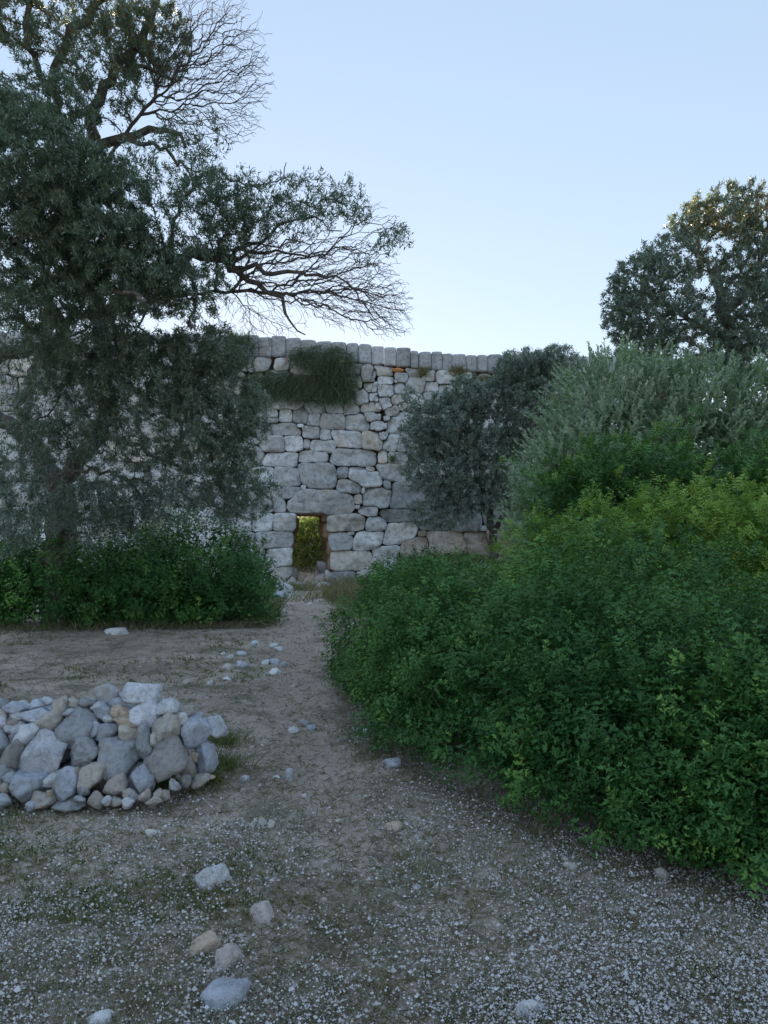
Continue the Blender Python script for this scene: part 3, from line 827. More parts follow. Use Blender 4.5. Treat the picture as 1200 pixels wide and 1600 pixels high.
# ---------- the big olive at the left
def left_tree():
    T = Tree(); Y0 = 13.2
    base = P(95, 800, Y0); base[2] = float(gh(base[0], base[1]))-.1
    loc = (base[0], base[1], 0)
    r = empty('olive_tree', loc, 'large old olive with dark forked trunk and bare drooping twigs, overhanging the left half', 'tree', 'olive trees')
    e = T.limb([base, P(92, 900, Y0), P(98, 800, Y0), P(95, 775, Y0)], .30, .24)
    # left fork
    a = T.limb([P(95, 775, Y0), P(78, 735, Y0), P(48, 690, Y0-.1), P(15, 662, Y0-.2), P(-40, 640, Y0-.3)], .19, .12, e)
    a2 = T.limb([P(40, 680, Y0), P(45, 630, Y0), P(58, 570, Y0-.2), P(75, 500, Y0-.4), P(72, 440, Y0-.6)], .08, .05, 'near')
    # right fork rising
    b = T.limb([P(95, 775, Y0), P(108, 740, Y0), P(140, 700, Y0-.1), P(165, 650, Y0-.3), P(170, 600, Y0-.6)], .17, .12, e)
    b1 = T.limb([P(115, 725, Y0), P(150, 690, Y0-.3), P(200, 690, Y0-.6), P(250, 715, Y0-.8), P(300, 740, Y0-.9)], .05, .025, 'near')
    b2 = T.limb([P(105, 745, Y0), P(150, 735, Y0-.5), P(205, 755, Y0-.9), P(235, 800, Y0-1.1)], .035, .015, 'near')
    # old low limbs crossing at the left
    c = T.limb([P(-60, 555, 11.5), P(-10, 557, 11.6), P(45, 545, 11.7), P(88, 540, 11.8), P(95, 510, 11.8), P(80, 475, 11.6), P(60, 440, 11.2)], .13, .07)
    # the second stem climbing to the top
    m = T.limb([P(170, 600, Y0-.6), P(160, 520, Y0-1.2), P(140, 430, Y0-1.8), P(120, 340, Y0-2.3), P(112, 260, Y0-2.7)], .12, .13, b)
    m1 = T.limb([P(112, 260, 10.5), P(150, 228, 10.3), P(180, 216, 10.2), P(215, 208, 10.1), P(250, 198, 10.0), P(275, 205, 9.9), P(300, 225, 9.8)], .095, .02, m)
    m2 = T.limb([P(150, 228, 10.3), P(152, 170, 10.2), P(168, 125, 10.1), P(190, 98, 10.0), P(215, 75, 9.9), P(232, 40, 9.8), P(250, -20, 9.7)], .085, .04, 'near')
    m3 = T.limb([P(175, 115, 10.1), P(205, 107, 10.0), P(240, 108, 9.9), P(275, 130, 9.8)], .035, .015, 'near')
    m4 = T.limb([P(218, 68, 9.9), P(240, 80, 9.8), P(245, 100, 9.7)], .03, .015, 'near')
    m5 = T.limb([P(112, 260, 10.5), P(85, 130, 10.1), P(110, 60, 9.9), P(150, 10, 9.8), P(170, -50, 9.7)], .07, .045, 'near')
    m6 = T.limb([P(90, 150, 10.1), P(50, 90, 9.6), P(40, 0, 9.3)], .05, .03, 'near')
    m7 = T.limb([P(190, 215, 10.2), P(240, 225, 10.0), P(285, 260, 9.8), P(300, 300, 9.7)], .035, .012, 'near')
    # the limb that carries the low fan
    f = T.limb([P(155, 500, 12.0), P(200, 450, 11.4), P(255, 415, 10.9), P(300, 402, 10.6), P(340, 402, 10.4), P(362, 412, 10.3)], .10, .07, 'near')
    f1 = T.limb([P(362, 412, 10.3), P(385, 432, 10.2), P(415, 450, 10.1), P(440, 470, 10.0), P(455, 505, 9.9), P(475, 528, 9.9)], .045, .010, f)
    f2 = T.limb([P(362, 412, 10.3), P(400, 420, 10.1), P(440, 428, 10.0), P(480, 425, 9.9), P(530, 432, 9.8), P(565, 470, 9.8), P(590, 505, 9.7)], .038, .007, f)
    f3 = T.limb([P(345, 402, 10.4), P(390, 385, 10.2), P(420, 365, 10.1), P(460, 345, 10.0), P(495, 342, 9.9), P(530, 365, 9.8)], .035, .008, 'near')
    f4 = T.limb([P(350, 402, 10.4), P(400, 397, 10.2), P(450, 397, 10.1), P(500, 395, 10.0), P(560, 390, 9.9)], .028, .006, 'near')
    f5 = T.limb([P(368, 415, 10.3), P(380, 400, 10.4), P(430, 378, 10.5), P(470, 380, 10.5), P(520, 410, 10.5)], .022, .006, 'near')
    f6 = T.limb([P(300, 402, 10.6), P(300, 440, 10.5), P(306, 470, 10.4), P(295, 510, 10.3)], .03, .015, 'near')
    f7 = T.limb([P(255, 415, 10.9), P(280, 330, 10.4), P(330, 270, 10.1), P(400, 290, 9.9), P(440, 275, 9.8), P(455, 250, 9.8)], .03, .006, 'near')
    o1 = T.limb([P(112, 260, 10.5), P(60, 240, 9.5), P(30, 200, 8.8)], .06, .03, 'near')
    o2 = T.limb([P(120, 340, 10.9), P(60, 350, 9.6), P(20, 380, 8.8)], .06, .03, 'near')
    o3 = T.limb([P(140, 430, 11.3), P(160, 440, 10.0), P(190, 455, 9.2), P(230, 470, 8.8)], .05, .02, 'near')
    nlimb = T.n
    # bare fans
    R1 = P(200, 110, 10)
    def fan(poly_c, rx, ry, Y, rY, n, wgt, step, droop, root):
        t = blob(*poly_c, rx, ry, Y, rY, n, .0)
        T.grow(t, wgt+.18, step, 0, droop, .010, root)
    fan((325, 120), 100, 118, 9.8, .9, 1700, .30, .10, .10, R1)
    fan((360, 60), 70, 70, 9.8, .6, 230, .30, .10, .08, R1)
    fan((395, 130), 38, 80, 9.8, .6, 130, .30, .10, .08, R1)
    R2 = P(350, 405, 10.4)
    fan((480, 420), 120, 60, 9.9, .7, 1100, .32, .10, .12, R2)
    fan((545, 440), 90, 70, 9.8, .6, 800, .34, .10, .15, R2)
    fan((600, 470), 50, 50, 9.7, .4, 380, .34, .10, .12, R2)
    fan((565, 485), 75, 42, 9.7, .4, 260, .34, .10, .22, R2)
    fan((615, 500), 38, 35, 9.7, .3, 160, .34, .10, .15, R2)
    fan((420, 490), 70, 50, 10, .6, 260, .30, .11, .25, R2)
    fan((320, 490), 60, 50, 10.2, .6, 130, .3, .11, .2, R2)
    fan((590, 350), 50, 40, 9.8, .4, 90, .34, .10, .05, R2)
    # leafy sprays: px, py, rx, ry, Y, rY, twigs, leaves per twig
    LEAFY = [(40,270,120,110,8.8,1.0,330,34),(135,330,110,100,9.2,1.0,300,34),(55,170,90,60,9.3,.8,120,26),(50,430,120,90,9.6,1.0,260,34),
     (180,420,110,80,9.6,.9,260,34),(280,440,85,65,9.9,.7,120,26),(330,330,80,60,9.9,.8,150,16),(255,265,90,55,9.9,.8,120,9),(150,110,80,80,9.8,.7,110,22),
     (232,60,75,60,9.8,.7,130,24),(20,25,60,45,9.3,.6,70,24),(120,10,90,30,9.7,.6,60,22),(420,320,60,50,9.9,.5,60,6),(500,305,75,32,9.8,.5,70,8),(540,330,50,22,9.8,.4,45,8),
     (620,370,30,18,9.7,.3,22,8),(585,395,35,20,9.7,.3,20,7),(455,350,60,35,9.9,.5,60,6),(370,370,60,35,10.,.5,70,11),(300,210,60,40,9.9,.6,50,7),
     (395,320,70,60,9.9,.6,60,7),(150,545,120,50,10.8,1.0,170,30),(240,590,120,75,11.0,1.0,260,30),(330,640,80,85,11.2,.9,200,30),
     (330,550,70,40,11.0,.8,100,28),(380,770,60,50,11.8,.6,110,22),(300,740,90,60,11.8,.8,140,18),(230,790,160,45,12.0,.8,190,20),
     (100,640,80,60,11.6,.9,90,22),(50,700,70,60,11.4,.8,90,22),(130,600,80,50,11.2,.8,90,20),(160,780,100,40,11.8,.8,90,20),(20,780,50,90,10.5,.7,110,24),(190,690,110,60,11.6,.8,170,24),(360,700,50,70,11.4,.7,90,24),(20,500,60,60,11,.7,60,22),(120,820,120,40,12.2,.7,100,16),
     (400,640,30,60,11.2,.5,40,22),(20,600,40,60,11.6,.7,40,18)]
    for (px, py, rx, ry, Y, rY, n, nl) in LEAFY:
        T.grow(blob(px, py, rx, ry, Y, rY, int(n*1.6)), .22, .17, int(nl*2.1), .04, .012, None)
    T.radii(.0025, 2.75)
    T.r[:] = np.where(np.isin(np.arange(T.n), list(T.fix)) , T.r, np.minimum(T.r, .022))
    o = link('trunk', T.mesh('trunk', M_bark, loc), r)
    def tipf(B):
        hi = smooth(6.9, 7.8, B[:, 2])  # more warm leaves high up: low sun painted into leaf colour
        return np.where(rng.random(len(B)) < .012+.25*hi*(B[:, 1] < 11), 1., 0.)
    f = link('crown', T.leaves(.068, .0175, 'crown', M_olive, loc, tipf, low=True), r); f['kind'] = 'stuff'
    print('left tree nodes', T.n, 'leaf tris', len(f.data.polygons))
left_tree()

# ---------- generic olive like tree made of clouds
def cloud_tree(name, label, cat, Y0, base_px, limbs, clouds, leafL, leafW, mat, group=None, wgt=.25, rt=.004, barkmat=None, tipf=None, zroot=None, trunk_name='trunk', step=.16, dens=2., soft=.12):
    b = P(base_px, 850, Y0); b[2] = float(gh(b[0], b[1]))-.1
    loc = (b[0], b[1], 0)
    r = empty(name, loc, label, cat, group)
    T = Tree()
    first = True
    for pts, r0, r1 in limbs:
        pts = [P(*q) for q in pts]
        if first: T.limb([b]+pts, r0, r1, -1, .2, .03); first = False
        else: T.limb(pts, r0, r1, 'near', .2, .03)
    for c in clouds:
        T.grow(blob(*c[:6], int(c[6]*1.6), c[8] if len(c) > 8 else 0), wgt, step, int(c[7]*dens), .02, .015)
    T.radii(rt, 2.6)
    link(trunk_name, T.mesh('trunk', barkmat or M_bark, loc), r)
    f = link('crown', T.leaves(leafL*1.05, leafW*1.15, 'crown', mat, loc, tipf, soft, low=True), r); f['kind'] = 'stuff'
    print(name, T.n, len(f.data.polygons))
    return r
cloud_tree('olive_tree', 'tall dark olive on the right whose top leaves catch orange light, above the pale bush', 'tree', 15.5, 1150,
 [([(1150, 700, 15.5), (1150, 560, 15.5), (1130, 480, 15.5), (1120, 420, 15.5)], .24, .09),
  ([(1145, 540, 15.5), (1080, 500, 15.3), (1030, 470, 15.2)], .08, .03), ([(1135, 500, 15.5), (1180, 430, 15.6), (1200, 350, 15.6)], .09, .03),
  ([(1125, 450, 15.5), (1090, 380, 15.4), (1085, 345, 15.4)], .05, .02)],
 [(1000,440,50,45,15.2,.8,150,24),(965,470,28,45,15.1,.5,50,18),(1060,400,50,45,15.3,.7,110,20),(1140,330,70,42,15.5,.9,210,26),(1080,350,40,30,15.4,.6,80,22),
  (1180,400,70,60,15.5,1.0,220,24),(1110,460,90,55,15.3,1.0,190,20),(1040,500,80,45,15.2,1.0,170,22),(1180,500,80,60,15.3,1.0,230,26),(1250,420,70,110,15.6,1.2,240,24),
  (1020,400,28,24,15.3,.4,35,14),(980,500,40,40,15.2,.7,110,22),(1010,545,50,30,15.2,.7,100,22),(1170,560,60,40,15.0,.8,150,24),(1110,590,70,40,14.9,.8,130,24),(1100,540,80,40,15.3,.8,120,22)],
 .070, .024, M_olive_dark, 'olive trees', dens=1.5, soft=.07, tipf=lambda B: np.where((B[:, 2] > 6.3) & (rng.random(len(B)) < .42*smooth(6.2, 7.4, B[:, 2])*smooth(-.3, .3, vn(B*1.6, 12))), 1., (rng.random(len(B)) < .02)*1.))  # orange leaves towards the top, sunlight put into their colour
cloud_tree('olive_tree', 'dark bushy olive with a leaning stem standing against the right part of the wall', 'tree', 26.0, 770,
 [([(772, 870, 26), (768, 830, 26), (758, 780, 25.8), (745, 740, 25.5), (735, 700, 25.3)], .17, .07), ([(768, 830, 26), (800, 780, 25.8), (815, 720, 25.6)], .10, .04),
  ([(760, 790, 25.9), (775, 740, 25.5), (780, 690, 25.4)], .06, .03)],
 [(700,670,55,60,25,1.3,260,30),(740,620,50,35,25.2,1.2,170,30),(655,680,35,45,25,1.0,110,26),(690,740,70,45,25,1.3,200,26),(770,700,60,70,25.3,1.4,260,30),
  (820,660,45,60,25.3,1.2,180,30),(740,770,80,35,25.3,1.2,170,24),(800,790,50,55,25.6,1.0,150,24),(640,625,18,22,25,.6,26,18),(690,800,60,30,25,1.0,130,22),(830,810,45,50,25.4,1.0,120,24),(730,700,90,90,24.8,1.0,200,26),(820,590,50,40,26,1.0,130,28)],
 .075, .028, M_olive_dark, 'olive trees', rt=.005)
cloud_tree('olive_tree', 'dark olive bush whose crown tops the right end of the wall, behind the pale bush', 'tree', 24.5, 860,
 [([(860, 800, 24.5), (850, 700, 24.5), (845, 640, 24.5)], .14, .05)],
 [(820,575,48,32,24.5,1.0,160,28),(870,570,45,30,24.5,1.0,150,28),(850,620,70,45,24.3,1.2,200,28),(785,590,25,25,24.8,.8,50,18),(900,640,50,60,24.2,1.0,120,24)],
 .075, .028, M_olive_dark, 'olive trees', rt=.005)

# ---------- shrubs made of leafy sprigs over a lumpy body
def shrub_points(ells, n, lump=.12, seed=0, depth=.25, cull_back=True, pw=2.7):
    """ells: (x,y,z,rx,ry,rz) in metres. Returns points near the union surface, their outward normals and depth 0..1"""
    E = np.array(ells); area = (E[:, 3]*E[:, 4]+E[:, 3]*E[:, 5]+E[:, 4]*E[:, 5])
    out = []; nn = []; dd = []
    tot = 0
    while tot < n:
        k = rng.choice(len(E), n, p=area/area.sum()); u = rnd_dir(n)
        e = E[k]; dep = rng.random(n)**1.5
        sr = ((np.abs(u)**pw).sum(1)**(-1/pw))[:, None]; u = u*sr
        q0 = e[:, :3]+u*e[:, 3:]
        nr = norm(np.sign(u)*np.abs(u)**(pw-1)/e[:, 3:])
        lm = lump*(1.6*np.abs(vn(q0*1.9, seed))-.5+1.6*np.abs(vn(q0*4.6, seed+5))-.5)
        q = q0+nr*(lm-dep*depth)[:, None]
        keep = np.ones(n, bool)
        for j in range(len(E)):
            f = ((q-E[j, :3])/E[j, 3:]); r_ = (np.abs(f)**pw).sum(1)**(1/pw)
            keep &= ~((r_ < 1-(depth+lump*1.2)/E[j, 3:].min()) & (k != j))
        keep &= rng.random(n) < .12+smooth(-.35, .25, vn(q0*5.2, seed+9))
        keep &= q[:, 2] > gh(q[:, 0], q[:, 1])+.02
        if cull_back:
            vdir = norm(np.array((0, 0, 1.9))-q)
            keep &= ((nr*vdir).sum(1) > -.25) | (rng.random(n) < .25)
        out.append(q[keep]); nn.append(nr[keep]); dd.append(dep[keep]); tot += keep.sum()
    return np.concatenate(out)[:n], np.concatenate(nn)[:n], np.concatenate(dd)[:n]
def pinnate(B, D, N, Lr, lw, npair, rnd, tip, low=False):
    """compound leaves: npair pairs of leaflets and one at the tip"""
    D = norm(D); Sd = norm(np.cross(D, N)); parts = []
    n = len(B)
    for k in range(npair):
        t = .25+.65*k/max(1, npair-1)
        for s_ in (-1, 1):
            b = B+D*Lr[:, None]*t
            d = norm(D*.62+Sd*s_*.8+N*rng.uniform(-.1, .25, (n, 1)))
            parts.append(leaf_geo(b, d, norm(N+.25*rnd_dir(n)), Lr*.44*rng.uniform(.85, 1.1, n), Lr*lw, np.clip(rnd+rng.normal(size=n)*.06, 0, 1), tip, .15, .1, low))
    parts.append(leaf_geo(B+D*Lr[:, None]*.85, D, N, Lr*.42, Lr*lw, rnd, tip, .15, .1, low))
    return parts
def mastic(name, label, cat, ells, n_sprig, per, Lr, mat, loc, lump=.13, depth=.28, seed=0, npair=3, lw=.15, group=None, stems=True, tipfrac=.10, upness=.5, low=False, pw=2.7):
    r = empty(name, loc, label, cat, group)
    q, nr, dep = shrub_points(ells, n_sprig, lump, seed, depth, True, pw)
    n = len(q)
    ax = norm(nr*(1-upness)+np.array((0, 0, upness))+.35*rnd_dir(n))
    clump = vn(q*1.7, seed+3)
    tone = np.clip(.45+.35*clump+.25*rng.normal(size=n)*.6, 0, 1)
    tipv = np.clip(((rng.random(n) < tipfrac*(1+1.5*clump))*rng.uniform(.4, 1., n))*(1-dep), 0, 1)
    B = np.repeat(q, per, 0); A = np.repeat(ax, per, 0); t = np.tile(np.arange(per)/per, n)
    m = len(B)
    side = norm(np.cross(A, rnd_dir(m)))
    open_ = (1.15-.75*t)[:, None]
    D = norm(A*.75+side*open_*.85)
    B = B+A*(t*Lr*.9)[:, None]
    N = norm(A*.9-D*.3+.2*rnd_dir(m))
    L_ = Lr*rng.uniform(.75, 1.15, m)*(1-.25*t)
    rn = np.clip(np.repeat(tone, per)+.12*rng.normal(size=m), 0, 1); tp = np.clip(np.repeat(tipv, per)*(.4+.9*t), 0, 1)
    parts = pinnate(B, D, N, L_, lw, npair, rn, tp, low)
    # inner leaves, larger and sparse, fill the body
    q2, nr2, _ = shrub_points(ells, int(n*.7), lump, seed, depth, True, pw)
    q2 = q2-nr2*rng.uniform(depth*.6, depth*1.6, (len(q2), 1))
    q2 = q2[q2[:, 2] > .03]
    for _ in range(4):
        parts.append(leaf_geo(q2+rnd_dir(len(q2))*Lr*1.2, rnd_dir(len(q2)), rnd_dir(len(q2)), Lr*.95, Lr*.38, np.full(len(q2), .2), np.zeros(len(q2)), low=True))
    lo = np.array(loc)
    parts = [(p[0]-lo, p[1], p[2], p[3]) for p in parts]
    f = link('foliage', leaf_mesh('foliage', parts, mat), r); f['kind'] = 'stuff'
    if stems:
        T = Tree(); c = np.array(loc)
        E = np.array(ells)
        for e in E:
            T.add(np.array((e[0], e[1], float(gh(e[0], e[1]))-.05)), -1, .03)
            base = T.n-1
            pts = e[:3]+rnd_dir(22)*e[3:]*rng.uniform(.5, .95, (22, 1)); pts = pts[pts[:, 2] > .15]
            T.grow(pts, .3, .12, 0, 0, .015, np.array((e[0], e[1], 0)))
        T.radii(.004)
        st = link('stems', T.mesh('stems', M_bark, loc), r); st['kind'] = 'stuff'
    print(name, 'tris', len(f.data.polygons))
    return r
# big front shrub
FR = [(2.15, 3.55, .02, .62, .42, .62), (1.62, 3.82, .02, .5, .36, .56), (2.05, 3.72, .1, .62, .42, .75), (1.42, 4.12, .1, .5, .42, .70), (.92, 4.72, .1, .5, .45, .66), (.45, 5.5, .1, .5, .5, .66), (1.30, 4.5, .2, .62, .5, .85), (1.85, 4.12, .2, .72, .52, .95), (2.5, 3.85, .22, .95, .55, 1.02), (2.6, 4.0, .25, 1.1, .75, .92), (3.1, 4.9, .25, 1.6, .9, .93), (1.35, 4.95, .35, .85, .65, .95), (1.9, 5.8, .5, 1.35, .9, 1.0), (.72, 6.2, .32, .85, .75, .86),
      (1.5, 7.1, .32, 1.2, .9, .90), (.75, 8.0, .35, 1.25, 1.25, .88), (.85, 9.8, .35, 1.1, 1.2, .90), (.42, 6.35, .2, .58, .6, .85), (.35, 7.1, .25, .66, .8, .88)]
mastic('mastic_shrub', 'huge dense dark green shrub with small glossy leaflets filling the lower right', 'shrub', FR, 14500, 5, .074, M_lent, (1.8, 6.4, 0), .15, .26, 3, 2, .20, None, True, .14, .62)
# shrubs behind it, rising
mastic('leafy_shrub', 'bright green rounded shrub rising behind the huge dark one at the right edge', 'shrub',
 [(3.15, 8.4, 1.0, 1.15, .9, 1.05), (4.6, 8.2, 1.05, 1.25, 1.0, 1.12), (2.25, 8.9, .9, .75, .7, .85)], 2500, 5, .115, M_lent_y, (3.5, 8.5, 0), .26, .32, 8, 3, .17, None, True, .10, .7)
mastic('leafy_shrub', 'darker olive green shrub left of and behind the bright rounded one', 'shrub',
 [(2.45, 9.9, 1.3, .65, .8, 1.15), (3.2, 10.3, 1.6, .85, .9, 1.15)], 1500, 5, .125, M_lent, (2.8, 10.1, 0), .28, .34, 15, 3, .18, None, True, .25, .7)
mastic('leafy_shrub', 'yellow green shrub top at the right edge between pale bush and bright shrub', 'shrub',
 [(4.9, 9.9, 1.6, .95, .9, 1.15), (5.9, 10.2, 1.6, .9, .9, 1.1), (4.0, 10.4, 1.5, .5, .5, 1.1)], 1500, 5, .125, M_lent, (5.2, 10.0, 0), .28, .34, 19, 3, .18, None, True, .25, .7)
# left shrub
mastic('mastic_shrub', 'long low dark green shrub under the olive at the left', 'shrub',
 [(-2.95, 13.6, .35, 1.05, .9, .95), (-4.3, 13.5, .5, 1.2, 1.0, 1.1), (-5.7, 13.3, .5, 1.3, 1.0, 1.1), (-7.2, 13.2, .5, 1.3, 1.0, 1.1), (-8.8, 13.3, .6, 1.3, 1.0, 1.1), (-3.6, 14.6, .7, 1.4, 1.0, 1.15)], 5200, 4, .135, M_lent, (-5.0, 13.6, 0), .24, .34, 31, 2, .21, None, True, .30, .6, True, 2.1)
# bush seen through the gateway, far side lit by the low sun
mastic('leafy_shrub', 'sunlit yellow green shrub seen through the gateway behind the wall', 'shrub',
 [(-3.6, 39.0, .9, 1.7, 1.3, 1.35), (-5.2, 40.5, 1.2, 1.8, 1.3, 1.6), (-2.0, 40.3, 1.2, 1.6, 1.3, 1.6), (-3.5, 36.6, -.1, 1.4, .8, .9), (-3.6, 42.5, 1.3, 2.2, 1.3, 1.7)], 1900, 4, .24, M_backlit, (-3.6, 40.0, 0), .25, .5, 41, 2, .22, None, True, .4, .6, True)

# ---------- pale bushy olive: long upright shoots
def shoots(name, label, cat, ells, n, length, nl, L, W, mat, loc, seed, group=None, up=.42, lump=.22):
    r = empty(name, loc, label, cat, group); lo = np.array(loc)
    q, nr, dep = shrub_points(ells, n, lump, seed, .40)
    n = len(q)
    ax = norm(nr*(1-up)+np.array((0, 0, up))+.22*rnd_dir(n))
    ln = length*rng.uniform(.5, 1.25, n)
    bend = nr*rng.uniform(0, .25, (n, 1))
    m = n*nl; t = np.tile((np.arange(nl)+.5)/nl, n)
    qq = np.repeat(q, nl, 0); A = np.repeat(ax, nl, 0); Ln = np.repeat(ln, nl); Bd = np.repeat(bend, nl, 0)
    B = qq+(A*t[:, None]+Bd*(t**2)[:, None])*Ln[:, None]
    A2 = norm(A+2*Bd*t[:, None])
    side = norm(np.cross(A2, rnd_dir(m)))
    D = norm(A2*.75+side*rng.uniform(.5, 1.1, (m, 1)))
    N = norm(side*-.6+A2*.5+.3*rnd_dir(m))
    tone = np.repeat(np.clip(.5+.4*vn(q*1.3, seed+2)+.2*rng.normal(size=n), 0, 1), nl)
    rn = np.clip(tone+.15*rng.normal(size=m), 0, 1)
    q2 = q-nr*rng.uniform(.3, .8, (n, 1))
    parts = [leaf_geo(q2-lo+rnd_dir(n)*.1, rnd_dir(n), rnd_dir(n), L*2., W*2.6, np.full(n, .2), np.zeros(n), low=True), leaf_geo(B-lo, D, N, L*rng.uniform(.7, 1.1, m)*(1-.35*t), W*rng.uniform(.8, 1.2, m), rn, (rng.random(m) < .05)*1., low=True)]
    f = link('foliage', leaf_mesh('foliage', parts, mat), r); f['kind'] = 'stuff'
    # shoot stems as three sided slivers
    k = 1; tt = np.linspace(0, 1, k+1)
    C = q[:, None]+(ax[:, None]*tt[None, :, None]+bend[:, None]*(tt**2)[None, :, None])*ln[:, None, None]
    u = norm(np.cross(ax, rnd_dir(n))); v = np.cross(ax, u); rad = .0035*(1-.6*tt)*(L/.06)
    V = np.stack([C+rad[None, :, None]*(u*math.cos(a)+v*math.sin(a))[:, None] for a in (0, 2.09, 4.19)], 2)  # n,k+1,3,3
    idx = np.arange(n*(k+1)*3).reshape(n, k+1, 3)
    F = np.stack([idx[:, :-1], np.roll(idx, -1, 2)[:, :-1], np.roll(idx, -1, 2)[:, 1:], idx[:, 1:]], -1).reshape(-1, 4)
    T = Tree()
    for e in ells:
        T.add(np.array((e[0], e[1], float(gh(e[0], e[1]))-.05)), -1, .05)
        pts = np.array(e[:3])+rnd_dir(60)*np.array(e[3:])*rng.uniform(.5, .95, (60, 1)); pts = pts[pts[:, 2] > .15]
        T.grow(pts, .3, .2, 0, 0, .02, np.array((e[0], e[1], 0)))
    T.radii(.006)
    st = link('stems', T.mesh('stems', M_bark, loc), r); st['kind'] = 'stuff'
    sh = link('shoots', mk_mesh('shoots', V.reshape(-1, 3)-lo, F, mat, {'rnd': np.full(len(V.reshape(-1, 3)), .4), 'tip': np.zeros(len(V.reshape(-1, 3)))}), r); sh['kind'] = 'stuff'
    print(name, len(f.data.polygons))
    return r
shoots('olive_bush', 'broad pale silvery green olive bush with upright shoots, right of the wall', 'bush',
 [(3.25, 13.3, 1.2, .95, 1.0, 1.75), (3.1, 13.4, 2.2, .7, .9, 1.1), (4.1, 13.5, 2.6, 1.2, 1.1, 2.0), (5.5, 13.6, 2.5, 1.4, 1.2, 1.9), (6.9, 13.6, 2.3, 1.4, 1.2, 1.9), (8.3, 13.8, 2.2, 1.4, 1.2, 1.8), (6.2, 14.3, 2.0, 2.2, .7, 1.7)],
 9200, .36, 17, .09, .040, M_olive_pale, (4.8, 13.6, 0), 51)
# ---------- plants rooted in the wall
def strands(name, label, cat, anchors, n, length, width, mat, group=None, spread=.4, hang=1.0, out=.35, tipfrac=.3):
    n = int(n*.75); width *= 1.2
    """anchors: (px,py,rx,ry) on the wall face; thin stems arch out of the joints and hang"""
    c = P(anchors[0][0], anchors[0][1], YW)
    loc = (float(c[0]), float(c[1]), float(c[2]))
    w_ = np.array([a[2]*a[3] for a in anchors], float)
    k = rng.choice(len(anchors), n, p=w_/w_.sum())
    a = np.array(anchors)[k]
    th = rng.random(n)*6.28; rr = np.sqrt(rng.random(n))
    px = a[:, 0]+a[:, 2]*rr*np.cos(th); py = a[:, 1]+a[:, 3]*rr*np.sin(th)
    c0 = P(0, 0, YW); ex = P(1, 0, YW)-c0; ez = P(0, 1, YW)-c0
    q = c0+px[:, None]*ex+py[:, None]*ez; q[:, 1] = YW+.05-rng.random(n)*.15
    d0 = norm(np.stack([rng.normal(size=n)*spread, -np.full(n, out)*rng.uniform(.5, 1.6, n), rng.normal(size=n)*.35+(.5 if hang < .6 else .15)], -1))
    ln = length*rng.uniform(.45, 1.2, n)
    m = 7; t = np.linspace(0, 1, m)
    g_ = np.array((0, 0, -1.))*hang
    C = q[:, None]+(d0[:, None]*t[None, :, None]+g_*(t**2)[None, :, None]*.9)*ln[:, None, None]
    C += np.cumsum(rng.normal(size=(n, m, 3)), 1)*.012
    tan = norm(np.gradient(C, axis=1)); side = norm(np.cross(tan, np.broadcast_to(rnd_dir(n)[:, None], C.shape)))
    wd = (width*rng.uniform(.6, 1.3, n))[:, None]*(1-.7*t)[None]
    V = np.stack([C-side*wd[..., None], C+side*wd[..., None]], 2)
    idx = np.arange(n*m*2).reshape(n, m, 2)
    F = np.stack([idx[:, :-1, 0], idx[:, :-1, 1], idx[:, 1:, 1], idx[:, 1:, 0]], -1).reshape(-1, 4)
    rn = np.repeat(rng.random(n), m*2); tp = np.repeat((rng.random(n) < tipfrac)*rng.random(n), m*2)
    me = mk_mesh(name, V.reshape(-1, 3)-np.array(loc), F, mat, {'rnd': rn, 'tip': tp})
    o = link(name, me); o.location = loc
    return tag(o, label, cat, group)
GW = 'plants growing out of the wall'
strands('wall_plant', 'largest dark tangled plant hanging from the wall top above the gateway', 'plant', [(500, 555, 46, 22), (480, 600, 60, 22), (520, 590, 34, 32), (460, 550, 12, 14), (400, 600, 20, 10)], 5200, .6, .008, M_strand, GW, .9, .85, .5)
strands('wall_plant', 'dark hanging plant at the left of the largest one, below the slabs', 'plant', [(420, 590, 42, 18), (400, 610, 30, 12)], 1900, .5, .008, M_strand, GW, .9, .85, .35)
strands('wall_plant', 'bushy dark plant sticking up over the slabs at the wall top left', 'plant', [(370, 540, 22, 18), (365, 560, 18, 10)], 900, .75, .012, M_strand, GW, .7, .15, .4)
strands('wall_plant', 'small yellow green tuft under the slabs, left one of two', 'plant', [(653, 576, 7, 5)], 160, .32, .010, M_dry, GW, .6, .2, .4, .9)
strands('wall_plant', 'small yellow brown tuft under the slabs, right one of two', 'plant', [(706, 576, 10, 7)], 260, .42, .010, M_dry, GW, .7, .1, .4, .5)
strands('wall_plant', 'tiny green tuft in a joint right of the middle of the wall', 'plant', [(604, 708, 4, 5)], 90, .28, .010, M_green, GW, .7, .2, .4)
strands('wall_plant', 'little green tuft in the wall left of the gateway under a long stone', 'plant', [(397, 727, 9, 4)], 120, .25, .010, M_green, GW, .7, .2, .4)
strands('wall_plant', 'thin yellowish tuft at the right end of the wall beside the olive', 'plant', [(752, 586, 16, 4)], 200, .3, .010, M_dry, GW, .7, .2, .4, .9)

# ---------- ground cover
def frame_pts(n, y0, y1, pw=1.0, xm=.60):
    """ground points spread so that nearer ground is covered more densely"""
    u = rng.random(n); y = (y0**-pw+u*(y1**-pw-y0**-pw))**(-1/pw)
    x = rng.uniform(-1, 1, n)*(xm*y+.5)
    keep = ~inside_front(x, y)
    x, y = x[keep], y[keep]
    return x, y
def surf(x, y): return np.stack([x, y, gh(x, y)], -1)
def patch(x, y, s, seed): return fbm(np.stack([x*s, y*s, 0*x], -1), seed, 3)
pathd = lambda x, y: np.exp(-((x-path_x(y))/.34)**2)*smooth(3.4, 4.8, y)
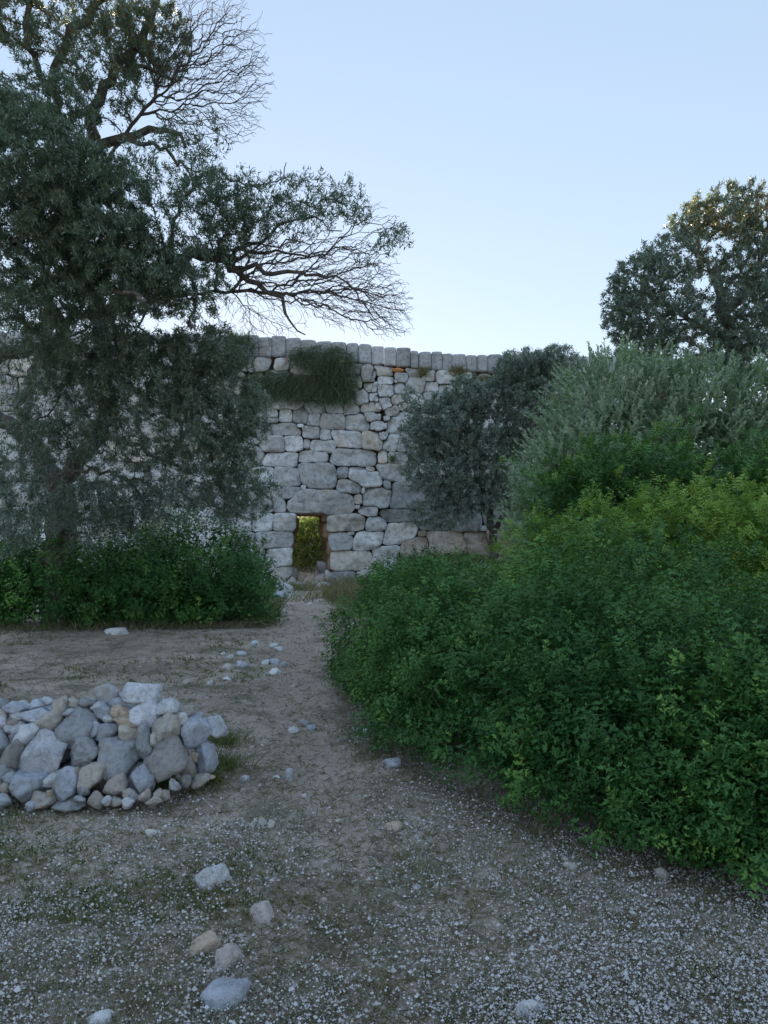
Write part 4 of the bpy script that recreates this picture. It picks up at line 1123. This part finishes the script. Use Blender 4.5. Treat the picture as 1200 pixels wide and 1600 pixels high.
# white fluffy heads, of very uneven size
x, y = frame_pts(118000, 1.9, 9.5, 1.1)
d = .55+1.1*patch(x, y, 1.1, 70)+.7*patch(x, y, 5, 71)+.30*smooth(-.6, 1.2, x)-.45*smooth(4.2, 8.5, y)-.7*pathd(x, y)-.35*smooth(-.2, -1.5, x)*smooth(3.2, 4.4, y)
k = rng.random(len(x)) < np.clip(d, 0.03, 1)
x, y = x[k], y[k]; n = len(x)
q = surf(x, y); hgt = rng.uniform(.008, .035, n)
c = q+np.stack([rng.normal(size=n)*.006, rng.normal(size=n)*.006, hgt], -1)
R = .0036*rng.lognormal(0, .38, n)*(1+.05*(y-2.5))
octa = np.array([(1, 0, 0), (0, 1, 0), (-1, 0, 0), (0, -1, 0), (0, 0, 1.1), (0, 0, -.9)]); OF = np.array([(0, 1, 4), (1, 2, 4), (2, 3, 4), (3, 0, 4)])
V = c[:, None]+octa[None]*R[:, None, None]*rng.uniform(.7, 1.3, (n, 6, 1))
F = (np.arange(n)*6)[:, None, None]+OF[None]
bm_ = NB('fluffy_head'); colr = bm_.attr('rnd'); M_head = bm_.bsdf(bm_.mix(colr, (.36, .34, .32), (.70, .69, .70)), .9, None, .1)
rr = np.repeat(np.clip(rng.random(n)**.8, 0, 1), 6)
o = link('white_flower_heads', mk_mesh('white_flower_heads', V.reshape(-1, 3), F.reshape(-1, 3), M_head, {'rnd': rr}), None, 'stuff')
tag(o, 'tiny white fluffy flower heads scattered over the foreground ground', 'flowers')
print('heads', n)
# short grey green leaves round the heads and elsewhere
def blades(name, label, cat, x, y, per, L, W, mat, tilt=.9, tipfrac=.2, grey=0.):
    n = len(x); q = np.repeat(surf(x, y), per, 0); m = n*per
    q = q+np.stack([rng.normal(size=m)*.012, rng.normal(size=m)*.012, np.zeros(m)], -1)
    D = norm(np.stack([rng.normal(size=m)*tilt, rng.normal(size=m)*tilt, np.ones(m)], -1))
    rn = np.repeat(np.clip(.5+.4*patch(x, y, 2, 88)+.2*rng.normal(size=n), 0, 1), per)
    tp = np.repeat((rng.random(n) < tipfrac)*1., per)
    sc_ = np.repeat(1+.06*(y-2.5), per)
    me = leaf_mesh(name, [leaf_geo(q, D, rnd_dir(m), L*rng.uniform(.5, 1.3, m)*sc_, W*rng.uniform(.7, 1.2, m)*sc_, rn, tp)], mat)
    o = link(name, me, None, 'stuff'); print(name, m); return tag(o, label, cat)
M_herb = mat_leaf('grey_herb', (.32, .33, .28), (.58, .58, .55), None, .8, .2, .1, extra=(.46, .41, .32))
x, y = frame_pts(52000, 1.9, 13, 1.1)
d = .55+.6*patch(x, y, 1.3, 61)-.55*pathd(x, y)-.2*duff(x, y)
k = rng.random(len(x)) < np.clip(d, 0.02, 1)
blades('low_herbs', 'short grey green herbs covering the trodden ground', 'herbs', x[k], y[k], 4, .021, .0065, M_herb, 1.1, .35)
x, y = frame_pts(30000, 3.2, 16, 1.0)
d = .05+1.5*(patch(x, y, .9, 66)-.04)+.2*smooth(0, -1, x)-.9*pathd(x, y)-.8*duff(x, y)-.9*smooth(.3, 1., x)*smooth(6, 4, y)
k = rng.random(len(x)) < np.clip(d, 0, 1)
blades('green_grass', 'short green grass in patches between heap, path and shrubs', 'grass', x[k], y[k], 4, .032, .007, M_green, .9, .35)
x, y = frame_pts(30000, 2.0, 20, .9)
blades('dry_litter', 'straw coloured dead stems and leaf litter on the ground', 'litter', x, y, 2, .055, .0035, M_dry, 2.6, .1)
x, y = frame_pts(26000, 14, 29, .4, .35)
k = (np.abs(x-path_x(y)) > .5) & (rng.random(len(x)) < np.clip(.5+.8*patch(x, y, .7, 33), 0, 1)) & (x < 3)
blades('dry_meadow', 'pale dry grass on the slope before the wall', 'grass', x[k], y[k], 3, .075, .011, M_dry, .8, .5)
# pebbles and gravel
x, y = frame_pts(15000, 2.0, 28, .8, .5)
k = rng.random(len(x)) < np.clip(.35+.9*pathd(x, y)+.5*patch(x, y, 1.5, 99), .08, 1)
x, y = x[k], y[k]; n = len(x)
u_ = norm(octa*1.); F_ = np.array([(0, 1, 4), (1, 2, 4), (2, 3, 4), (3, 0, 4), (1, 0, 5), (2, 1, 5), (3, 2, 5), (0, 3, 5)])
R = .0055*rng.lognormal(-.25, .55, n)*(1+.10*(y-2))
V = surf(x, y)[:, None]+u_[None]*rng.uniform(.65, 1.25, (n, len(u_), 1))*R[:, None, None]*np.array((1.3, 1.1, .7))
F = (np.arange(n)*len(u_))[:, None, None]+F_[None]
bm_ = NB('pebble'); r_ = bm_.attr('rnd'); M_peb = bm_.bsdf(bm_.mix(r_, (.36, .28, .22), (.66, .62, .57)), .9, None, .2)
o = link('gravel', mk_mesh('gravel', V.reshape(-1, 3), F.reshape(-1, 3), M_peb, {'rnd': np.repeat(rng.random(n), len(u_))}), None, 'stuff')
tag(o, 'small pale pebbles scattered along the path', 'gravel')

# ---------- single tufts
def tuft(name, label, cat, spots, n, L, W, mat, tilt=.35, grp=None, tipf=.3, rad=.06):
    c = G(*spots[0][:2]); P_ = []
    q = []
    for s_ in spots:
        g_ = G(*s_[:2]); k = int(n*s_[2]); xy = g_[:2]+rng.normal(size=(k, 2))*rad*s_[3]
        q.append(surf(xy[:, 0], xy[:, 1]))
    q = np.concatenate(q); m = len(q)
    D = norm(np.stack([rng.normal(size=m)*tilt, rng.normal(size=m)*tilt, np.ones(m)], -1))
    ln = L*rng.uniform(.4, 1.2, m); t = np.array([0, .35, .7, 1.]); bend = norm(D*np.array((1, 1, 0)))*.5
    C = q[:, None]+(D[:, None]*t[None, :, None]+bend[:, None]*(t**2)[None, :, None])*ln[:, None, None]
    sd = norm(np.cross(D, rnd_dir(m))); wd = W*(1-.85*t)
    V = np.stack([C-sd[:, None]*wd[None, :, None], C+sd[:, None]*wd[None, :, None]], 2)
    idx = np.arange(m*8).reshape(m, 4, 2)
    F = np.stack([idx[:, :-1, 0], idx[:, :-1, 1], idx[:, 1:, 1], idx[:, 1:, 0]], -1).reshape(-1, 4)
    rn = np.repeat(rng.random(m), 8); tp = np.repeat((rng.random(m) < tipf)*1., 8)
    loc = tuple(c)
    o = link(name, mk_mesh(name, V.reshape(-1, 3)-np.array(loc), F, mat, {'rnd': rn, 'tip': tp})); o.location = loc
    if len(spots) > 1: o['kind'] = 'stuff'
    return tag(o, label, cat, grp)
tuft('grass_tuft', 'fresh green weeds growing at the right end of the heap', 'grass', [(348, 1165, 1, 1.3), (345, 1200, 1, 1.3), (325, 1225, .5, 1)], 260, .12, .004, M_green, .45)
tuft('grass_tuft', 'green grass tuft between blue stone and dark boulder at the heap foot', 'grass', [(252, 1236, 1, .7)], 130, .14, .0035, M_green, .3)
tuft('dead_stalks', 'pale dead stalks at the right foot of the heap', 'stalks', [(297, 1243, 1, .8)], 34, .15, .003, M_dry, .5)
tuft('grass_tuft', 'dry yellow grass right of the path before the gateway', 'grass', [(560, 935, 1, 8), (585, 920, 1, 6), (548, 915, .6, 6)], 900, .42, .010, M_dry, .4, rad=.09)
tuft('grass_tuft', 'dry grass at the left foot of the gateway', 'grass', [(466, 922, 1, 6)], 420, .38, .010, M_dry, .4, rad=.08)
tuft('grass_tuft', 'dry grass fringe along the foot of the wall at the right', 'grass', [(690, 880, 1, 10), (740, 877, 1, 10), (640, 884, .6, 8)], 700, .30, .010, M_dry, .4, rad=.09)
for (px, py, lab) in ((662, 1370, 'pale dry grass tuft standing alone in the middle of the flowered foreground'), (845, 1400, 'thin dry stalks below the cream stone in the foreground'), (738, 1420, 'thin dry stalks in the foreground between centre and big shrub'),
   (1100, 1530, 'dry tuft in the lower right corner area'), (632, 1345, 'small dry tuft just below the orange brown stone'), (600, 1560, 'thin dry stalks near the bottom edge left of the smooth white stone'), (840, 1550, 'tall thin stalks right behind the smooth white bottom stone'), (520, 1450, 'small dry tuft right of the pinkish lone stone')):
    tuft('dry_tuft', lab, 'dry grass', [(px, py, 1, .45)], 26, .10, .0022, M_dry, .3, 'dry tufts on the flowered ground')
# fringe of dead stems where the front shrub meets the ground
EX = EDGE_XY
k = rng.integers(0, len(EX)-1, 1500); t = rng.random(1500)[:, None]
q = EX[k]*(1-t)+EX[k+1]*t+rng.normal(size=(1500, 2))*.12-np.array((.04, .0))
blades('shrub_fringe', 'thin dead grass along the foot of the huge shrub', 'grass', q[:, 0], q[:, 1], 1, .05, .0025, M_dry, .8, .2)
k = rng.random(500)
fx = -9+7.2*k; fy = np.interp(fx, [-9, -7.2, -5.7, -4.3, -3.0, -2.1, -1.8], [12.3, 12.2, 12.3, 12.5, 12.75, 13.2, 13.6])+rng.normal(size=500)*.14
blades('hedge_fringe', 'thin dry grass along the foot of the long left shrub', 'grass', fx, fy, 2, .10, .006, M_dry, .6, .4)
print('tris', sum(len(o.data.loop_triangles) if o.data.loop_triangles else sum(len(p.vertices)-2 for p in o.data.polygons) if len(o.data.polygons) < 2000 else len(o.data.polygons)*(len(o.data.polygons[0].vertices)-2) for o in S.objects if o.type == 'MESH'))
